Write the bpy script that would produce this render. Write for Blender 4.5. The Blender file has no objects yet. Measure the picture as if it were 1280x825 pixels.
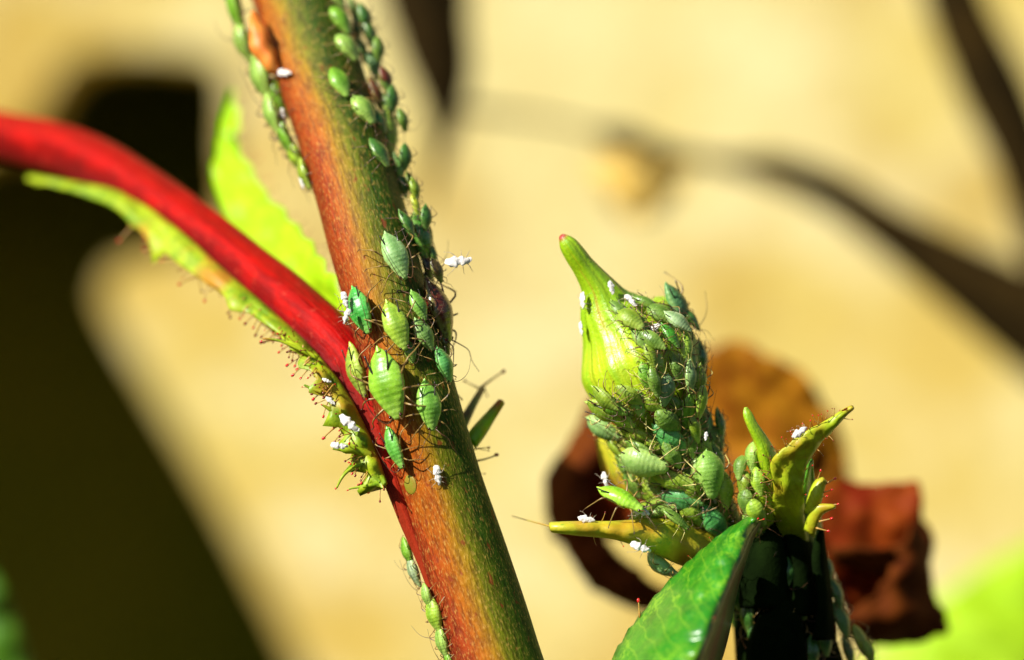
# Macro photograph: aphids on a rose shoot and bud.  1 Blender unit = 1 cm.
import bpy, math, random
from mathutils import Vector, Matrix
from mathutils.bvhtree import BVHTree
from mathutils import noise as mnoise

SC = bpy.context.scene
COL = SC.collection
SC.unit_settings.system = 'METRIC'
SC.unit_settings.scale_length = 0.01
R = math.radians
rnd = random.Random(7)

# ---------------------------------------------------------------- camera
CAM_D = 25.0                       # camera to focus plane (cm)
S = 1280 / 5.5                     # photo pixels per cm on the focus plane (y = 0)
cd = bpy.data.cameras.new('camera')
cam = bpy.data.objects.new('camera', cd)
COL.objects.link(cam)
cam.location = (0, -CAM_D, 0)
cam.rotation_euler = (R(90), 0, 0)
cd.sensor_width = 36
cd.lens = 36 * CAM_D / 5.5
cd.clip_start = 0.5
cd.clip_end = 500
cd.dof.use_dof = True
cd.dof.focus_distance = CAM_D + 0.02
cd.dof.aperture_fstop = cd.lens * 1e-3 / (2 * 0.46)
SC.camera = cam

# ---------------------------------------------------------------- light
SUN = Vector((-0.66, -0.52, 0.58)).normalized()      # towards the sun
w = bpy.data.worlds.new('World')
SC.world = w
w.use_nodes = True
nt = w.node_tree
sky = nt.nodes.new('ShaderNodeTexSky')
sky.sky_type = 'NISHITA'
sky.sun_disc = False
sky.sun_elevation = math.asin(SUN.z)
sky.sun_rotation = math.atan2(SUN.x, SUN.y)
bg = nt.nodes['Background']
bg.inputs['Strength'].default_value = 0.05
nt.links.new(sky.outputs['Color'], bg.inputs['Color'])
sl = bpy.data.lights.new('sun', 'SUN')
sl.energy = 5.0
sl.angle = R(0.5)
sl.color = (1.0, 0.95, 0.86)
so = bpy.data.objects.new('sun', sl)
COL.objects.link(so)
so.location = SUN * 40
so.rotation_euler = SUN.to_track_quat('Z', 'Y').to_euler()
SC.view_settings.view_transform = 'Standard'
SC.view_settings.look = 'None'
SC.view_settings.exposure = 0.62
SC.view_settings.gamma = 1
SC.view_settings.use_curve_mapping = False
SC.render.engine = 'CYCLES'
SC.cycles.use_denoising = True
SC.cycles.max_bounces = 8

# ---------------------------------------------------------------- helpers
def P(px, py, d=0.0):
    k = (CAM_D + d) / CAM_D
    return Vector(((px - 640) / S * k, d, (412.5 - py) / S * k))

def U(px, d=0.0):
    return px / S * (CAM_D + d) / CAM_D

def pix(v):
    k = CAM_D / (v.y + CAM_D)
    return v.x * k * S + 640, 412.5 - v.z * k * S

def crom(vals, n):
    """Catmull-Rom resampling of a list of tuples to n samples."""
    m = len(vals)
    out = []
    for i in range(n):
        f = i / (n - 1) * (m - 1)
        k = min(int(f), m - 2)
        t = f - k
        a, b = vals[max(k - 1, 0)], vals[k]
        c, d = vals[k + 1], vals[min(k + 2, m - 1)]
        out.append(tuple(0.5 * (2 * q + (r - p) * t + (2 * p - 5 * q + 4 * r - s) * t * t + (3 * q - p - 3 * r + s) * t ** 3)
                         for p, q, r, s in zip(a, b, c, d)))
    return out

def px_path(pts, n):
    """pts: (px, py, depth, radius_px) -> points, radii in cm."""
    cr = crom(pts, n)
    return [P(a, b, d) for a, b, d, r in cr], [max(0.0015, U(r, d)) for a, b, d, r in cr]

FACE = Vector((0, -1, 0))

def frames(pts):
    out = []
    for i, p in enumerate(pts):
        t = (pts[min(i + 1, len(pts) - 1)] - pts[max(i - 1, 0)]).normalized()
        f = FACE - t * FACE.dot(t)
        if f.length < 0.15:
            f = Vector((0, 0, 1)) - t * t.z
        f.normalize()
        out.append((t, f, t.cross(f)))
    return out

def tube(pts, rad, n=16, shape=None):
    """Closed tube. angle 0 faces the camera, u runs round, v along (cm). shape(angle, i/(len-1)) scales the radius."""
    V, F, UV = [], [], []
    fr = frames(pts)
    L = 0.0
    for i, p in enumerate(pts):
        if i:
            L += (p - pts[i - 1]).length
        t, f, s = fr[i]
        for j in range(n):
            a = (j / n - 0.5) * 2 * math.pi
            r = rad[i] * (shape(a, i / (len(pts) - 1)) if shape else 1)
            V.append(p + (f * math.cos(a) + s * math.sin(a)) * r)
            UV.append((j / n, L))
    for i in range(len(pts) - 1):
        for j in range(n):
            F.append((i * n + j, i * n + (j + 1) % n, (i + 1) * n + (j + 1) % n, (i + 1) * n + j))
    c0 = len(V); V.append(pts[0]); UV.append((0.5, 0))
    c1 = len(V); V.append(pts[-1]); UV.append((0.5, L))
    k = (len(pts) - 1) * n
    for j in range(n):
        F.append((c0, (j + 1) % n, j))
        F.append((c1, k + j, k + (j + 1) % n))
    return V, F, UV

def sheet(grid, thick, closed=False):
    """grid[i][j] of points -> solid sheet; uv (i, j) in 0..1."""
    ni, nj = len(grid), len(grid[0])
    V, F, UV = [], [], []
    nor = []
    for i in range(ni):
        row = []
        for j in range(nj):
            a = grid[min(i + 1, ni - 1)][j] - grid[max(i - 1, 0)][j]
            b = grid[i][min(j + 1, nj - 1)] - grid[i][max(j - 1, 0)]
            c = a.cross(b)
            row.append(c.normalized() if c.length > 1e-9 else Vector((0, -1, 0)))
        nor.append(row)
    for sgn in (0.5, -0.5):
        for i in range(ni):
            for j in range(nj):
                edge = min(i, ni - 1 - i, j, nj - 1 - j)
                k = 0.35 if edge == 0 else 1
                V.append(grid[i][j] + nor[i][j] * thick * sgn * k)
                UV.append((j / (nj - 1), i / (ni - 1)))
    N = ni * nj
    for i in range(ni - 1):
        for j in range(nj - 1):
            a, b, c, d = i * nj + j, i * nj + j + 1, (i + 1) * nj + j + 1, (i + 1) * nj + j
            F.append((a, d, c, b))
            F.append((N + a, N + b, N + c, N + d))
    rim = [j for j in range(nj)] + [i * nj + nj - 1 for i in range(1, ni)] + \
          [(ni - 1) * nj + j for j in range(nj - 2, -1, -1)] + [i * nj for i in range(ni - 2, 0, -1)]
    for a, b in zip(rim, rim[1:] + rim[:1]):
        F.append((a, b, N + b, N + a))
    return V, F, UV

def rails(A, B, ni=24, nj=12, bulge=0.0, wob=0.0, wscale=2.0, fold=0.0):
    """Sheet grid between two pixel rails of (px, py, depth); bulge pushes the middle to the camera."""
    ca, cb = crom(A, ni), crom(B, ni)
    g = []
    for i in range(ni):
        row = []
        for j in range(nj):
            t = j / (nj - 1)
            a, b = ca[i], cb[i]
            x, y, d = (p + (q - p) * t for p, q in zip(a, b))
            d -= bulge * math.sin(math.pi * t)
            d -= fold * (1 - abs(2 * t - 1))
            if wob:
                d += wob * mnoise.noise(Vector((x / 60 * wscale, y / 60 * wscale, 3.1)))
            row.append(P(x, y, d))
        g.append(row)
    return g

def ragged(g, amp, seed=0.0):
    # uneven margins: every border point wanders in the sheet's own plane
    ni, nj = len(g), len(g[0])
    for i in range(ni):
        for j in range(nj):
            e = min(i, ni - 1 - i, j, nj - 1 - j)
            if e < 2:
                p = g[i][j]
                v = mnoise.noise_vector(p * 5 + Vector((seed, 1, 2))) + 0.5 * mnoise.noise_vector(p * 14)
                g[i][j] = p + v * amp * (1.0 if e == 0 else 0.5)
    return g

def mesh(name, V, F, UV=None, smooth=True):
    me = bpy.data.meshes.new(name)
    me.from_pydata([tuple(v) for v in V], [], F)
    if UV:
        l = me.uv_layers.new(name='UVMap')
        for lp in me.loops:
            l.data[lp.index].uv = UV[lp.vertex_index]
    if smooth:
        me.polygons.foreach_set('use_smooth', [True] * len(me.polygons))
    me.update()
    return me

def link(name, me, mats, parent=None):
    o = bpy.data.objects.new(name, me)
    COL.objects.link(o)
    if me.materials.__len__() == 0:
        for m in (mats if isinstance(mats, (list, tuple)) else [mats]):
            me.materials.append(m)
    if parent is not None:
        o.parent = parent
        o.matrix_parent_inverse = parent.matrix_basis.inverted()
    return o

def part(name, geo, mat, parent, label=None):
    o = link(name, mesh(name, *geo), mat, parent)
    if label:
        o['label'] = label
    return o

def thing(name, label, cat, loc=(0, 0, 0), group=None):
    o = bpy.data.objects.new(name, None)
    COL.objects.link(o)
    o.location = loc
    o.empty_display_size = 0.1
    return tag(o, label, cat, group)

def tag(o, label, cat, group=None):
    o['label'] = label
    o['category'] = cat
    if group:
        o['group'] = group
    return o

# ---------------------------------------------------------------- materials
class Mt:
    def __init__(s, name, rough=0.5, spec=0.5, sss=0.0, sss_r=(0.03, 0.04, 0.01), coat=0.0, coat_r=0.15):
        s.m = bpy.data.materials.new(name)
        s.m.use_nodes = True
        s.nt = s.m.node_tree
        s.b = s.nt.nodes['Principled BSDF']
        s.set('Roughness', rough); s.set('Specular IOR Level', spec)
        if sss:
            s.set('Subsurface Weight', sss); s.set('Subsurface Radius', sss_r); s.set('Subsurface Scale', 1.0)
        if coat:
            s.set('Coat Weight', coat); s.set('Coat Roughness', coat_r)
        s.tc = s.nt.nodes.new('ShaderNodeTexCoord')
    def set(s, k, v):
        if hasattr(v, 'links') or hasattr(v, 'is_linked'):
            s.nt.links.new(v, s.b.inputs[k])
        else:
            s.b.inputs[k].default_value = v
    def inp(s, sock, v):
        if hasattr(v, 'is_linked'):
            s.nt.links.new(v, sock)
        else:
            if sock.type == 'RGBA' and len(v) == 3:
                v = (*v, 1)
            sock.default_value = v
    def math(s, op, a, b=0.0, c=None, clamp=False):
        n = s.nt.nodes.new('ShaderNodeMath'); n.operation = op; n.use_clamp = clamp
        s.inp(n.inputs[0], a); s.inp(n.inputs[1], b)
        if c is not None: s.inp(n.inputs[2], c)
        return n.outputs[0]
    def map(s, vec, scale=(1, 1, 1), loc=(0, 0, 0)):
        n = s.nt.nodes.new('ShaderNodeMapping')
        s.inp(n.inputs['Vector'], vec); n.inputs['Scale'].default_value = scale; n.inputs['Location'].default_value = loc
        return n.outputs[0]
    def noise(s, scale, detail=4, rough=0.55, vec=None, dist=0.0):
        n = s.nt.nodes.new('ShaderNodeTexNoise')
        s.inp(n.inputs['Vector'], vec if vec is not None else s.tc.outputs['Object'])
        n.inputs['Scale'].default_value = scale; n.inputs['Detail'].default_value = detail
        n.inputs['Roughness'].default_value = rough; n.inputs['Distortion'].default_value = dist
        return n.outputs['Fac']
    def voro(s, scale, vec=None, feat='F1'):
        n = s.nt.nodes.new('ShaderNodeTexVoronoi'); n.feature = feat
        s.inp(n.inputs['Vector'], vec if vec is not None else s.tc.outputs['Object']); n.inputs['Scale'].default_value = scale
        return n.outputs['Distance']
    def ramp(s, fac, stops, interp='LINEAR'):
        n = s.nt.nodes.new('ShaderNodeValToRGB'); n.color_ramp.interpolation = interp
        s.inp(n.inputs['Fac'], fac)
        e = n.color_ramp.elements
        while len(e) < len(stops): e.new(0.5)
        for el, (p, c) in zip(e, stops):
            el.position = p
            el.color = (c, c, c, 1) if isinstance(c, (int, float)) else (*c, 1)
        return n.outputs['Color']
    def mix(s, fac, a, b, mode='MIX'):
        n = s.nt.nodes.new('ShaderNodeMix'); n.data_type = 'RGBA'; n.blend_type = mode
        s.inp(n.inputs[0], fac); s.inp(n.inputs[6], a); s.inp(n.inputs[7], b)
        return n.outputs[2]
    def bump(s, h, strength=0.3, dist=0.01, prev=None):
        n = s.nt.nodes.new('ShaderNodeBump')
        n.inputs['Strength'].default_value = strength; n.inputs['Distance'].default_value = dist
        s.inp(n.inputs['Height'], h)
        if prev is not None: s.nt.links.new(prev, n.inputs['Normal'])
        s.nt.links.new(n.outputs[0], s.b.inputs['Normal'])
        return n.outputs[0]
    def uv(s):
        n = s.nt.nodes.new('ShaderNodeSeparateXYZ'); s.nt.links.new(s.tc.outputs['UV'], n.inputs[0])
        return n.outputs[0], n.outputs[1]
    def translucent(s, fac, col):
        t = s.nt.nodes.new('ShaderNodeBsdfTranslucent'); s.inp(t.inputs['Color'], col)
        m = s.nt.nodes.new('ShaderNodeMixShader'); m.inputs[0].default_value = fac
        out = s.nt.nodes['Material Output']
        s.nt.links.new(s.b.outputs[0], m.inputs[1]); s.nt.links.new(t.outputs[0], m.inputs[2])
        s.nt.links.new(m.outputs[0], out.inputs['Surface'])

def blotch(name, a, b, scale, rough=0.5, bscale=None, bstr=0.3, bdist=0.01, sss=0.0, spec=0.5, trans=0.0, lo=0.35, hi=0.65, coat=0.0, detail=4):
    m = Mt(name, rough, spec, sss, coat=coat)
    c = m.ramp(m.noise(scale, detail), [(lo, a), (hi, b)])
    m.set('Base Color', c)
    if bscale: m.bump(m.noise(bscale, 5), bstr, bdist)
    if trans: m.translucent(trans, c)
    return m.m

def mat_stem():
    m = Mt('stem_bark', 0.5, 0.15, 0.05, (0.03, 0.02, 0.01))
    u, v = m.uv()
    big = m.noise(1.0, 3, 0.5, m.map(m.tc.outputs['UV'], (6, 1.1, 1)))
    w_ = m.math('ADD', u, m.math('MULTIPLY', m.math('SUBTRACT', big, 0.5), 0.20))
    w_ = m.math('ADD', w_, m.math('MULTIPLY', m.math('SUBTRACT', v, 1.7), 0.016))     # greener towards the top
    c = m.ramp(w_, [(0.30, (0.20, 0.016, 0.004)), (0.38, (0.34, 0.050, 0.004)), (0.44, (0.38, 0.115, 0.004)),
                    (0.49, (0.31, 0.175, 0.004)), (0.535, (0.15, 0.165, 0.003)), (0.61, (0.032, 0.078, 0.003))])
    st = m.noise(1.0, 4, 0.6, m.map(m.tc.outputs['UV'], (80, 9, 1)))
    st2 = m.noise(1.0, 3, 0.6, m.map(m.tc.outputs['UV'], (170, 30, 1), (3, 7, 0)))
    c = m.mix(m.ramp(st, [(0.38, 0.8), (0.58, 0.0)]), c, m.mix(1.0, c, (0.40, 0.32, 0.32), 'MULTIPLY'))
    c = m.mix(m.ramp(st2, [(0.54, 0.0), (0.70, 0.6)]), c, (0.60, 0.36, 0.08))
    sp = m.noise(1.0, 2, 0.5, m.map(m.tc.outputs['UV'], (34, 12, 1), (1, 5, 0)))
    c = m.mix(m.ramp(sp, [(0.64, 0.0), (0.70, 0.7)]), c, (0.20, 0.03, 0.008))
    m.set('Base Color', c)
    b = m.bump(st, 0.6, 0.014)
    m.bump(st2, 0.6, 0.009, b)
    return m.m

def mat_petiole():
    m = Mt('red_stalk', 0.6, 0.12)
    u, v = m.uv()
    n = m.noise(4, 5, 0.65)
    w_ = m.math('ADD', u, m.math('MULTIPLY', m.math('SUBTRACT', n, 0.5), 0.30))
    c = m.ramp(w_, [(0.22, (0.20, 0.010, 0.004)), (0.34, (0.34, 0.002, 0.001)), (0.47, (0.46, 0.003, 0.001)), (0.53, (0.22, 0.001, 0.001)), (0.62, (0.075, 0.001, 0.001)), (0.76, (0.22, 0.012, 0.002))])  # shade of the lower side put into the colour as a dark band
    f = m.noise(1.0, 4, 0.65, m.map(m.tc.outputs['UV'], (34, 4, 1)))
    c = m.mix(m.ramp(f, [(0.42, 0.0), (0.62, 0.7)]), c, (0.17, 0.001, 0.001))
    k = m.noise(22, 3, 0.6)
    c = m.mix(m.ramp(k, [(0.62, 0.0), (0.74, 0.6)]), c, (0.55, 0.06, 0.03))
    c = m.mix(m.ramp(m.math('DIVIDE', v, 8.0), [(0.58, 0.0), (0.72, 0.9)]), c, (0.30, 0.030, 0.006))
    m.set('Base Color', c)
    b = m.bump(f, 0.6, 0.02)
    m.bump(k, 0.4, 0.012, b)
    return m.m

def mat_leafy(name, base, light, vein, rough=0.35, trans=0.25, red=None, vs=9, coat=0.2, fleck=None, spec=0.4, rlo=0.50, veins=False):
    m = Mt(name, rough, spec, 0.0, coat=coat, coat_r=0.22)
    u, v = m.uv()
    n = m.noise(7, 5, 0.6)
    c = m.ramp(n, [(0.36, base), (0.62, light)])
    cell = m.voro(vs * 3, feat='DISTANCE_TO_EDGE')
    c = m.mix(m.ramp(cell, [(0.0, 0.25), (0.06, 0.0)]), c, vein)
    fine = m.noise(70, 3)
    c = m.mix(m.ramp(fine, [(0.55, 0.0), (0.75, 0.5)]), c, light)
    if veins:
        vn = m.math('ADD', m.math('MULTIPLY', v, 11.0), m.math('MULTIPLY', u, 3.2))
        vn = m.math('ADD', vn, m.math('MULTIPLY', m.noise(6, 3), 0.9))
        vn = m.math('ABSOLUTE', m.math('SUBTRACT', m.math('FRACT', vn), 0.5))
        c = m.mix(m.ramp(vn, [(0.0, 0.55), (0.07, 0.0)]), c, vein)
    if fleck:
        fk = m.math('MULTIPLY', m.noise(5, 3, 0.5, m.map(m.tc.outputs['Object'], (1, 1, 1), (7, 1, 3))), m.noise(38, 4, 0.7))
        c = m.mix(m.ramp(fk, [(0.285, 0.0), (0.36, 0.9)]), c, fleck)
    if red:
        r = m.noise(4, 3, 0.5, m.map(m.tc.outputs['Object'], (1, 1, 1), (4, 2, 9)))
        c = m.mix(m.ramp(r, [(rlo, 0.0), (rlo + 0.16, 0.8)]), c, red)
    m.set('Base Color', c)
    b = m.bump(cell, 0.18, 0.012)
    m.bump(fine, 0.25, 0.006, b)
    if trans: m.translucent(trans, c)
    return m.m

def mat_sepal(name, lo, hi, streak, redtip=False):
    m = Mt(name, 0.33, 0.5, 0.12, (0.03, 0.04, 0.008), coat=0.3, coat_r=0.3)
    u, v = m.uv()
    n = m.noise(6, 4, 0.6)
    c = m.ramp(m.math('ADD', v, m.math('MULTIPLY', m.math('SUBTRACT', n, 0.5), 0.5)), [(0.15, hi), (0.55, lo), (0.85, lo)])
    s = m.noise(1.0, 3, 0.6, m.map(m.tc.outputs['UV'], (7, 1.3, 1)), 0.6)
    c = m.mix(m.ramp(s, [(0.42, 0.0), (0.66, 0.8)]), c, streak)
    s2 = m.noise(55, 3, 0.6)
    c = m.mix(m.ramp(s2, [(0.56, 0.0), (0.72, 0.6)]), c, hi)
    if redtip:
        rs = m.noise(1.0, 3, 0.6, m.map(m.tc.outputs['UV'], (11, 2.2, 1), (5, 2, 0)))
        c = m.mix(m.ramp(rs, [(0.58, 0.0), (0.70, 0.6)]), c, (0.50, 0.30, 0.02))
        c = m.mix(m.ramp(v, [(0.93, 0.0), (0.965, 1.0)]), c, (0.40, 0.03, 0.015))
    m.set('Base Color', c)
    b = m.bump(s, 0.5, 0.03)
    m.bump(s2, 0.5, 0.010, b)
    return m.m

def mat_aphid(name, waxy=0.0, rough=0.34, coat=0.35):
    """Body colour comes from the object's own colour; paler towards head and rim, darker along the back."""
    m = Mt(name, rough, 0.4, 0.35, (0.02, 0.03, 0.006), coat=coat, coat_r=0.25)
    oi = m.nt.nodes.new('ShaderNodeObjectInfo')
    base = oi.outputs['Color']
    u, v = m.uv()
    du = m.math('ABSOLUTE', m.math('SUBTRACT', u, 0.5))
    n = m.noise(9, 4, 0.6)
    pale = m.mix(0.5, base, (0.50, 0.68, 0.17))
    dark = m.mix(1.0, base, (0.42, 0.55, 0.40), 'MULTIPLY')
    back = m.ramp(m.math('ADD', du, m.math('MULTIPLY', m.math('SUBTRACT', n, 0.5), 0.12)), [(0.0, 0.75), (0.035, 0.5), (0.09, 0.0)])
    c = m.mix(back, base, dark)
    c = m.mix(m.ramp(m.math('ADD', v, m.math('MULTIPLY', m.math('SUBTRACT', n, 0.5), 0.3)), [(0.62, 0.0), (1.0, 0.75)]), c, pale)
    c = m.mix(m.ramp(n, [(0.30, 0.7), (0.48, 0.0)]), c, dark)
    c = m.mix(m.ramp(m.math('ADD', du, m.math('MULTIPLY', n, 0.1)), [(0.20, 0.0), (0.27, 0.55), (0.34, 0.0)]), c, pale)
    seg = m.math('SINE', m.math('MULTIPLY', v, 75.0))
    f2 = m.noise(45, 3, 0.6)
    c = m.mix(m.ramp(f2, [(0.60, 0.0), (0.74, 0.4 + waxy)]), c, (0.62, 0.74, 0.36))
    dots = m.voro(13)
    c = m.mix(m.ramp(dots, [(0.10, 0.25 + waxy), (0.17, 0.0)]), c, (0.03, 0.06, 0.012))
    m.set('Base Color', c)
    b = m.bump(seg, 0.08, 0.03)
    m.bump(n, 0.16, 0.05, b)
    return m.m

def mat_leg(name, a, b):
    m = Mt(name, 0.35, 0.5)
    u, v = m.uv()
    c = m.ramp(v, [(0.0, a), (0.30, a), (0.40, b), (0.46, a), (0.80, a), (0.90, b), (1.0, b)])
    m.set('Base Color', c)
    return m.m

MAT = dict(
    stem=mat_stem(), petiole=mat_petiole(),
    wall=None,
    aphid=mat_aphid('aphid_skin'), aphid_wax=mat_aphid('aphid_waxy_skin', 0.3, 0.45, 0.1), aphid_dark=mat_aphid('aphid_dark_skin', 0.0, 0.22, 0.6),
    leg=mat_leg('aphid_leg', (0.30, 0.19, 0.05), (0.05, 0.02, 0.008)),
    leg_dark=mat_leg('aphid_dark_leg', (0.10, 0.04, 0.015), (0.012, 0.006, 0.004)),
    leg_pale=mat_leg('aphid_pale_leg', (0.55, 0.48, 0.14), (0.10, 0.05, 0.02)),
    black=blotch('siphon_black', (0.008, 0.006, 0.004), (0.03, 0.02, 0.012), 30, 0.3),
    eye=blotch('eye_dark', (0.03, 0.004, 0.003), (0.05, 0.008, 0.004), 30, 0.15),
    skin=blotch('shed_skin_white', (0.94, 0.92, 0.88), (0.80, 0.75, 0.68), 22, 0.4, 60, 0.4, 0.02, spec=0.5, trans=0.12),
    skin_leg=blotch('shed_skin_leg', (0.55, 0.47, 0.36), (0.25, 0.18, 0.10), 40, 0.5),
    lime=mat_leafy('stipule_lime', (0.36, 0.66, 0.004), (0.48, 0.74, 0.006), (0.50, 0.70, 0.02), 0.5, 0.3),
    stip=mat_leafy('stipule_green', (0.12, 0.28, 0.006), (0.42, 0.54, 0.010), (0.50, 0.50, 0.05), 0.5, 0.2, red=(0.55, 0.20, 0.02), rlo=0.54, coat=0.1),
    stip_right=mat_leafy('stipule_dark_green', (0.24, 0.50, 0.012), (0.34, 0.58, 0.02), (0.3, 0.4, 0.03), 0.35, 0.3, red=(0.60, 0.06, 0.02), rlo=0.46),
    sepal=mat_sepal('sepal_green', (0.30, 0.50, 0.008), (0.52, 0.64, 0.02), (0.17, 0.38, 0.008), True),
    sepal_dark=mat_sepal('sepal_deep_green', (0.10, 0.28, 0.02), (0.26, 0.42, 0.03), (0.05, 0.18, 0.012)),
    sepal_flush=mat_leafy('sepal_flushed', (0.40, 0.56, 0.010), (0.56, 0.68, 0.02), (0.36, 0.36, 0.02), 0.5, 0.2, red=(0.50, 0.22, 0.015), rlo=0.52, veins=True),
    bract=mat_leafy('bract_yellow', (0.42, 0.44, 0.012), (0.66, 0.58, 0.03), (0.60, 0.42, 0.04), 0.5, 0.15, red=(0.52, 0.26, 0.015), fleck=(0.22, 0.36, 0.02)),
    core=blotch('bud_core_green', (0.06, 0.16, 0.012), (0.14, 0.26, 0.02), 8, 0.5, 40, 0.4),
    leaf=mat_leafy('leaf_green', (0.012, 0.15, 0.006), (0.03, 0.24, 0.008), (0.20, 0.42, 0.02), 0.35, 0.10, vs=5, coat=0.3, fleck=(0.16, 0.40, 0.015), veins=True),
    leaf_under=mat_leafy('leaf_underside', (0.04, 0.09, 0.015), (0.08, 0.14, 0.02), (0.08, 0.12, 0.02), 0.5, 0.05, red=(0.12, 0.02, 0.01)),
    shade=blotch('shaded_bud_green', (0.0025, 0.006, 0.001), (0.006, 0.014, 0.002), 6, 0.95, 30, 0.6, spec=0.03),  # deep shade worked into the base colour, nearly black
    wither=mat_leafy('withered_brown', (0.17, 0.045, 0.003), (0.46, 0.20, 0.010), (0.26, 0.08, 0.005), 0.5, 0.12, red=(0.14, 0.030, 0.003), spec=0.06, coat=0.0),
    wither_red=mat_leafy('withered_maroon', (0.17, 0.020, 0.003), (0.27, 0.050, 0.005), (0.18, 0.025, 0.004), 0.6, 0.12, red=(0.14, 0.006, 0.002), spec=0.06, coat=0.0),
    wither_dark=mat_leafy('withered_dark', (0.07, 0.014, 0.003), (0.14, 0.034, 0.004), (0.08, 0.016, 0.002), 0.8, 0.08, coat=0.0, spec=0.05),
    blade=mat_leafy('far_leaf_lime', (0.34, 0.60, 0.008), (0.42, 0.66, 0.012), (0.5, 0.7, 0.03), 0.5, 0.2, coat=0.0),
    blade_dark=mat_leafy('far_leaf_green', (0.06, 0.20, 0.010), (0.12, 0.30, 0.012), (0.15, 0.3, 0.03), 0.5, 0.2, coat=0.0),
    gland=blotch('gland_red', (0.60, 0.008, 0.012), (0.75, 0.02, 0.02), 30, 0.18, coat=0.5),
    gland_dark=blotch('gland_dark_red', (0.16, 0.01, 0.01), (0.26, 0.02, 0.015), 30, 0.2, coat=0.4),
    hair=blotch('hair_stalk', (0.40, 0.35, 0.05), (0.45, 0.12, 0.04), 20, 0.4),
    thorn=blotch('thorn_orange', (0.66, 0.17, 0.02), (0.78, 0.28, 0.04), 8, 0.5, 30, 0.3, sss=0.1),
    scar=blotch('scar_green', (0.20, 0.22, 0.012), (0.26, 0.17, 0.012), 30, 0.5, 40, 0.3),
    mite=blotch('mite_red_brown', (0.25, 0.05, 0.012), (0.36, 0.09, 0.02), 20, 0.2, coat=0.5),
)

def mat_wall():
    m = Mt('cream_plaster', 0.85, 0.2)
    n = m.noise(0.26, 3, 0.5)
    c = m.ramp(n, [(0.34, (0.66, 0.45, 0.085)), (0.48, (0.72, 0.57, 0.16)), (0.60, (0.78, 0.67, 0.29))])
    p = m.noise(0.75, 4, 0.6, m.map(m.tc.outputs['Object'], (1, 1, 1.3), (3, 0, 8)))
    c = m.mix(m.ramp(p, [(0.48, 0.0), (0.62, 0.9)]), c, (0.87, 0.76, 0.38))
    q = m.noise(0.5, 4, 0.6, m.map(m.tc.outputs['Object'], (1.2, 1, 1), (11, 0, 2)))
    c = m.mix(m.ramp(q, [(0.50, 0.0), (0.66, 0.75)]), c, (0.50, 0.32, 0.055))
    g = m.noise(3, 6, 0.7)
    c = m.mix(m.ramp(g, [(0.35, 0.35), (0.55, 0.0)]), c, (0.52, 0.38, 0.12))
    m.set('Base Color', c)
    m.bump(m.noise(5, 8, 0.65), 0.5, 0.12)
    return m.m
MAT['wall'] = mat_wall()
MAT['soil'] = blotch('dark_soil', (0.10, 0.12, 0.005), (0.19, 0.165, 0.009), 0.22, 0.95, 4, 0.6, 0.3, spec=0.05)  # dark filling of the added opening, in place of shade
MAT['branch'] = blotch('dark_branch_bark', (0.012, 0.007, 0.0006), (0.030, 0.016, 0.0015), 2, 0.9, 8, 0.5, 0.1, spec=0.1)  # near-black colour gives the stand-in bands their shadow tone
MAT['dryleaf'] = blotch('dry_leaf_ochre', (0.48, 0.30, 0.06), (0.56, 0.38, 0.09), 2, 0.8, 8, 0.4, 0.05, spec=0.1)

# ---------------------------------------------------------------- setting: cream wall with an opening added for shade, dark backing behind it
WD = 18.0
out = [(-3500, -3500), (5000, -3500), (5000, 4200), (2100, 4200), (900, 1850), (480, 1035), (376, 830), (345, 765), (284, 645), (235, 560), (196, 495), (160, 435),
       (136, 392), (128, 365), (142, 335), (190, 322), (262, 312), (284, 285), (290, 240), (286, 180), (288, 120), (282, 84), (258, 66), (180, 58), (106, 62),
       (72, 82), (50, 122), (28, 160), (-20, 185), (-150, 205), (-3500, 280)]
V = [P(a, b, WD) for a, b in out] + [P(a, b, WD) + Vector((0, 1.6, 0)) for a, b in out]
k = len(out)
F = [tuple(range(k))] + [tuple(range(2 * k - 1, k - 1, -1))] + [((i + 1) % k, i, k + i, k + (i + 1) % k) for i in range(k)]
wall = link('wall', mesh('wall', V, F, smooth=False), MAT['wall'])
wall['kind'] = 'structure'
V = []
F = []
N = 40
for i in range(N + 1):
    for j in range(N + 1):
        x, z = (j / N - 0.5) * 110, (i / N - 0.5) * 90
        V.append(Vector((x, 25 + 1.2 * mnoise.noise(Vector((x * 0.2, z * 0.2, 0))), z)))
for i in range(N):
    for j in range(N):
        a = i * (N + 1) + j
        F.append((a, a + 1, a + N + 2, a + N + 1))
shade_backing = link('ground', mesh('ground', V, F), MAT['soil'])
shade_backing['kind'] = 'structure'

def shadow_band(pts, label, d=10.0, side=()):  # solid dark bands added in place of shadows on the wall
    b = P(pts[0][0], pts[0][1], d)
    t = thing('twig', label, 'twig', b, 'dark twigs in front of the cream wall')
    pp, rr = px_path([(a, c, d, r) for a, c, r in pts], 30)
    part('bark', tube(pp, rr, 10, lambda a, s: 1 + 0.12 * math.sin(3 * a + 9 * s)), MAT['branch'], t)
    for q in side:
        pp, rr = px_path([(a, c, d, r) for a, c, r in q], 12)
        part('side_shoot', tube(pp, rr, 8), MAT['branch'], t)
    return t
shadow_band([(505, -160, 60), (528, -40, 56), (542, 30, 50), (552, 90, 38), (553, 150, 22), (545, 210, 8), (535, 260, 3)], 'dark twig hanging down beside the aphid covered stem top')
shadow_band([(1420, 500, 60), (1290, 400, 56), (1210, 350, 44), (1120, 295, 32), (1040, 243, 26), (965, 212, 20), (900, 203, 9), (800, 180, 5), (700, 152, 4), (590, 138, 6), (560, 135, 4)],
       'long dark twig sloping across the wall, thickest end at its foot', side=[[(870, 205, 6), (815, 192, 17), (775, 176, 18), (745, 162, 5)]])
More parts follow.
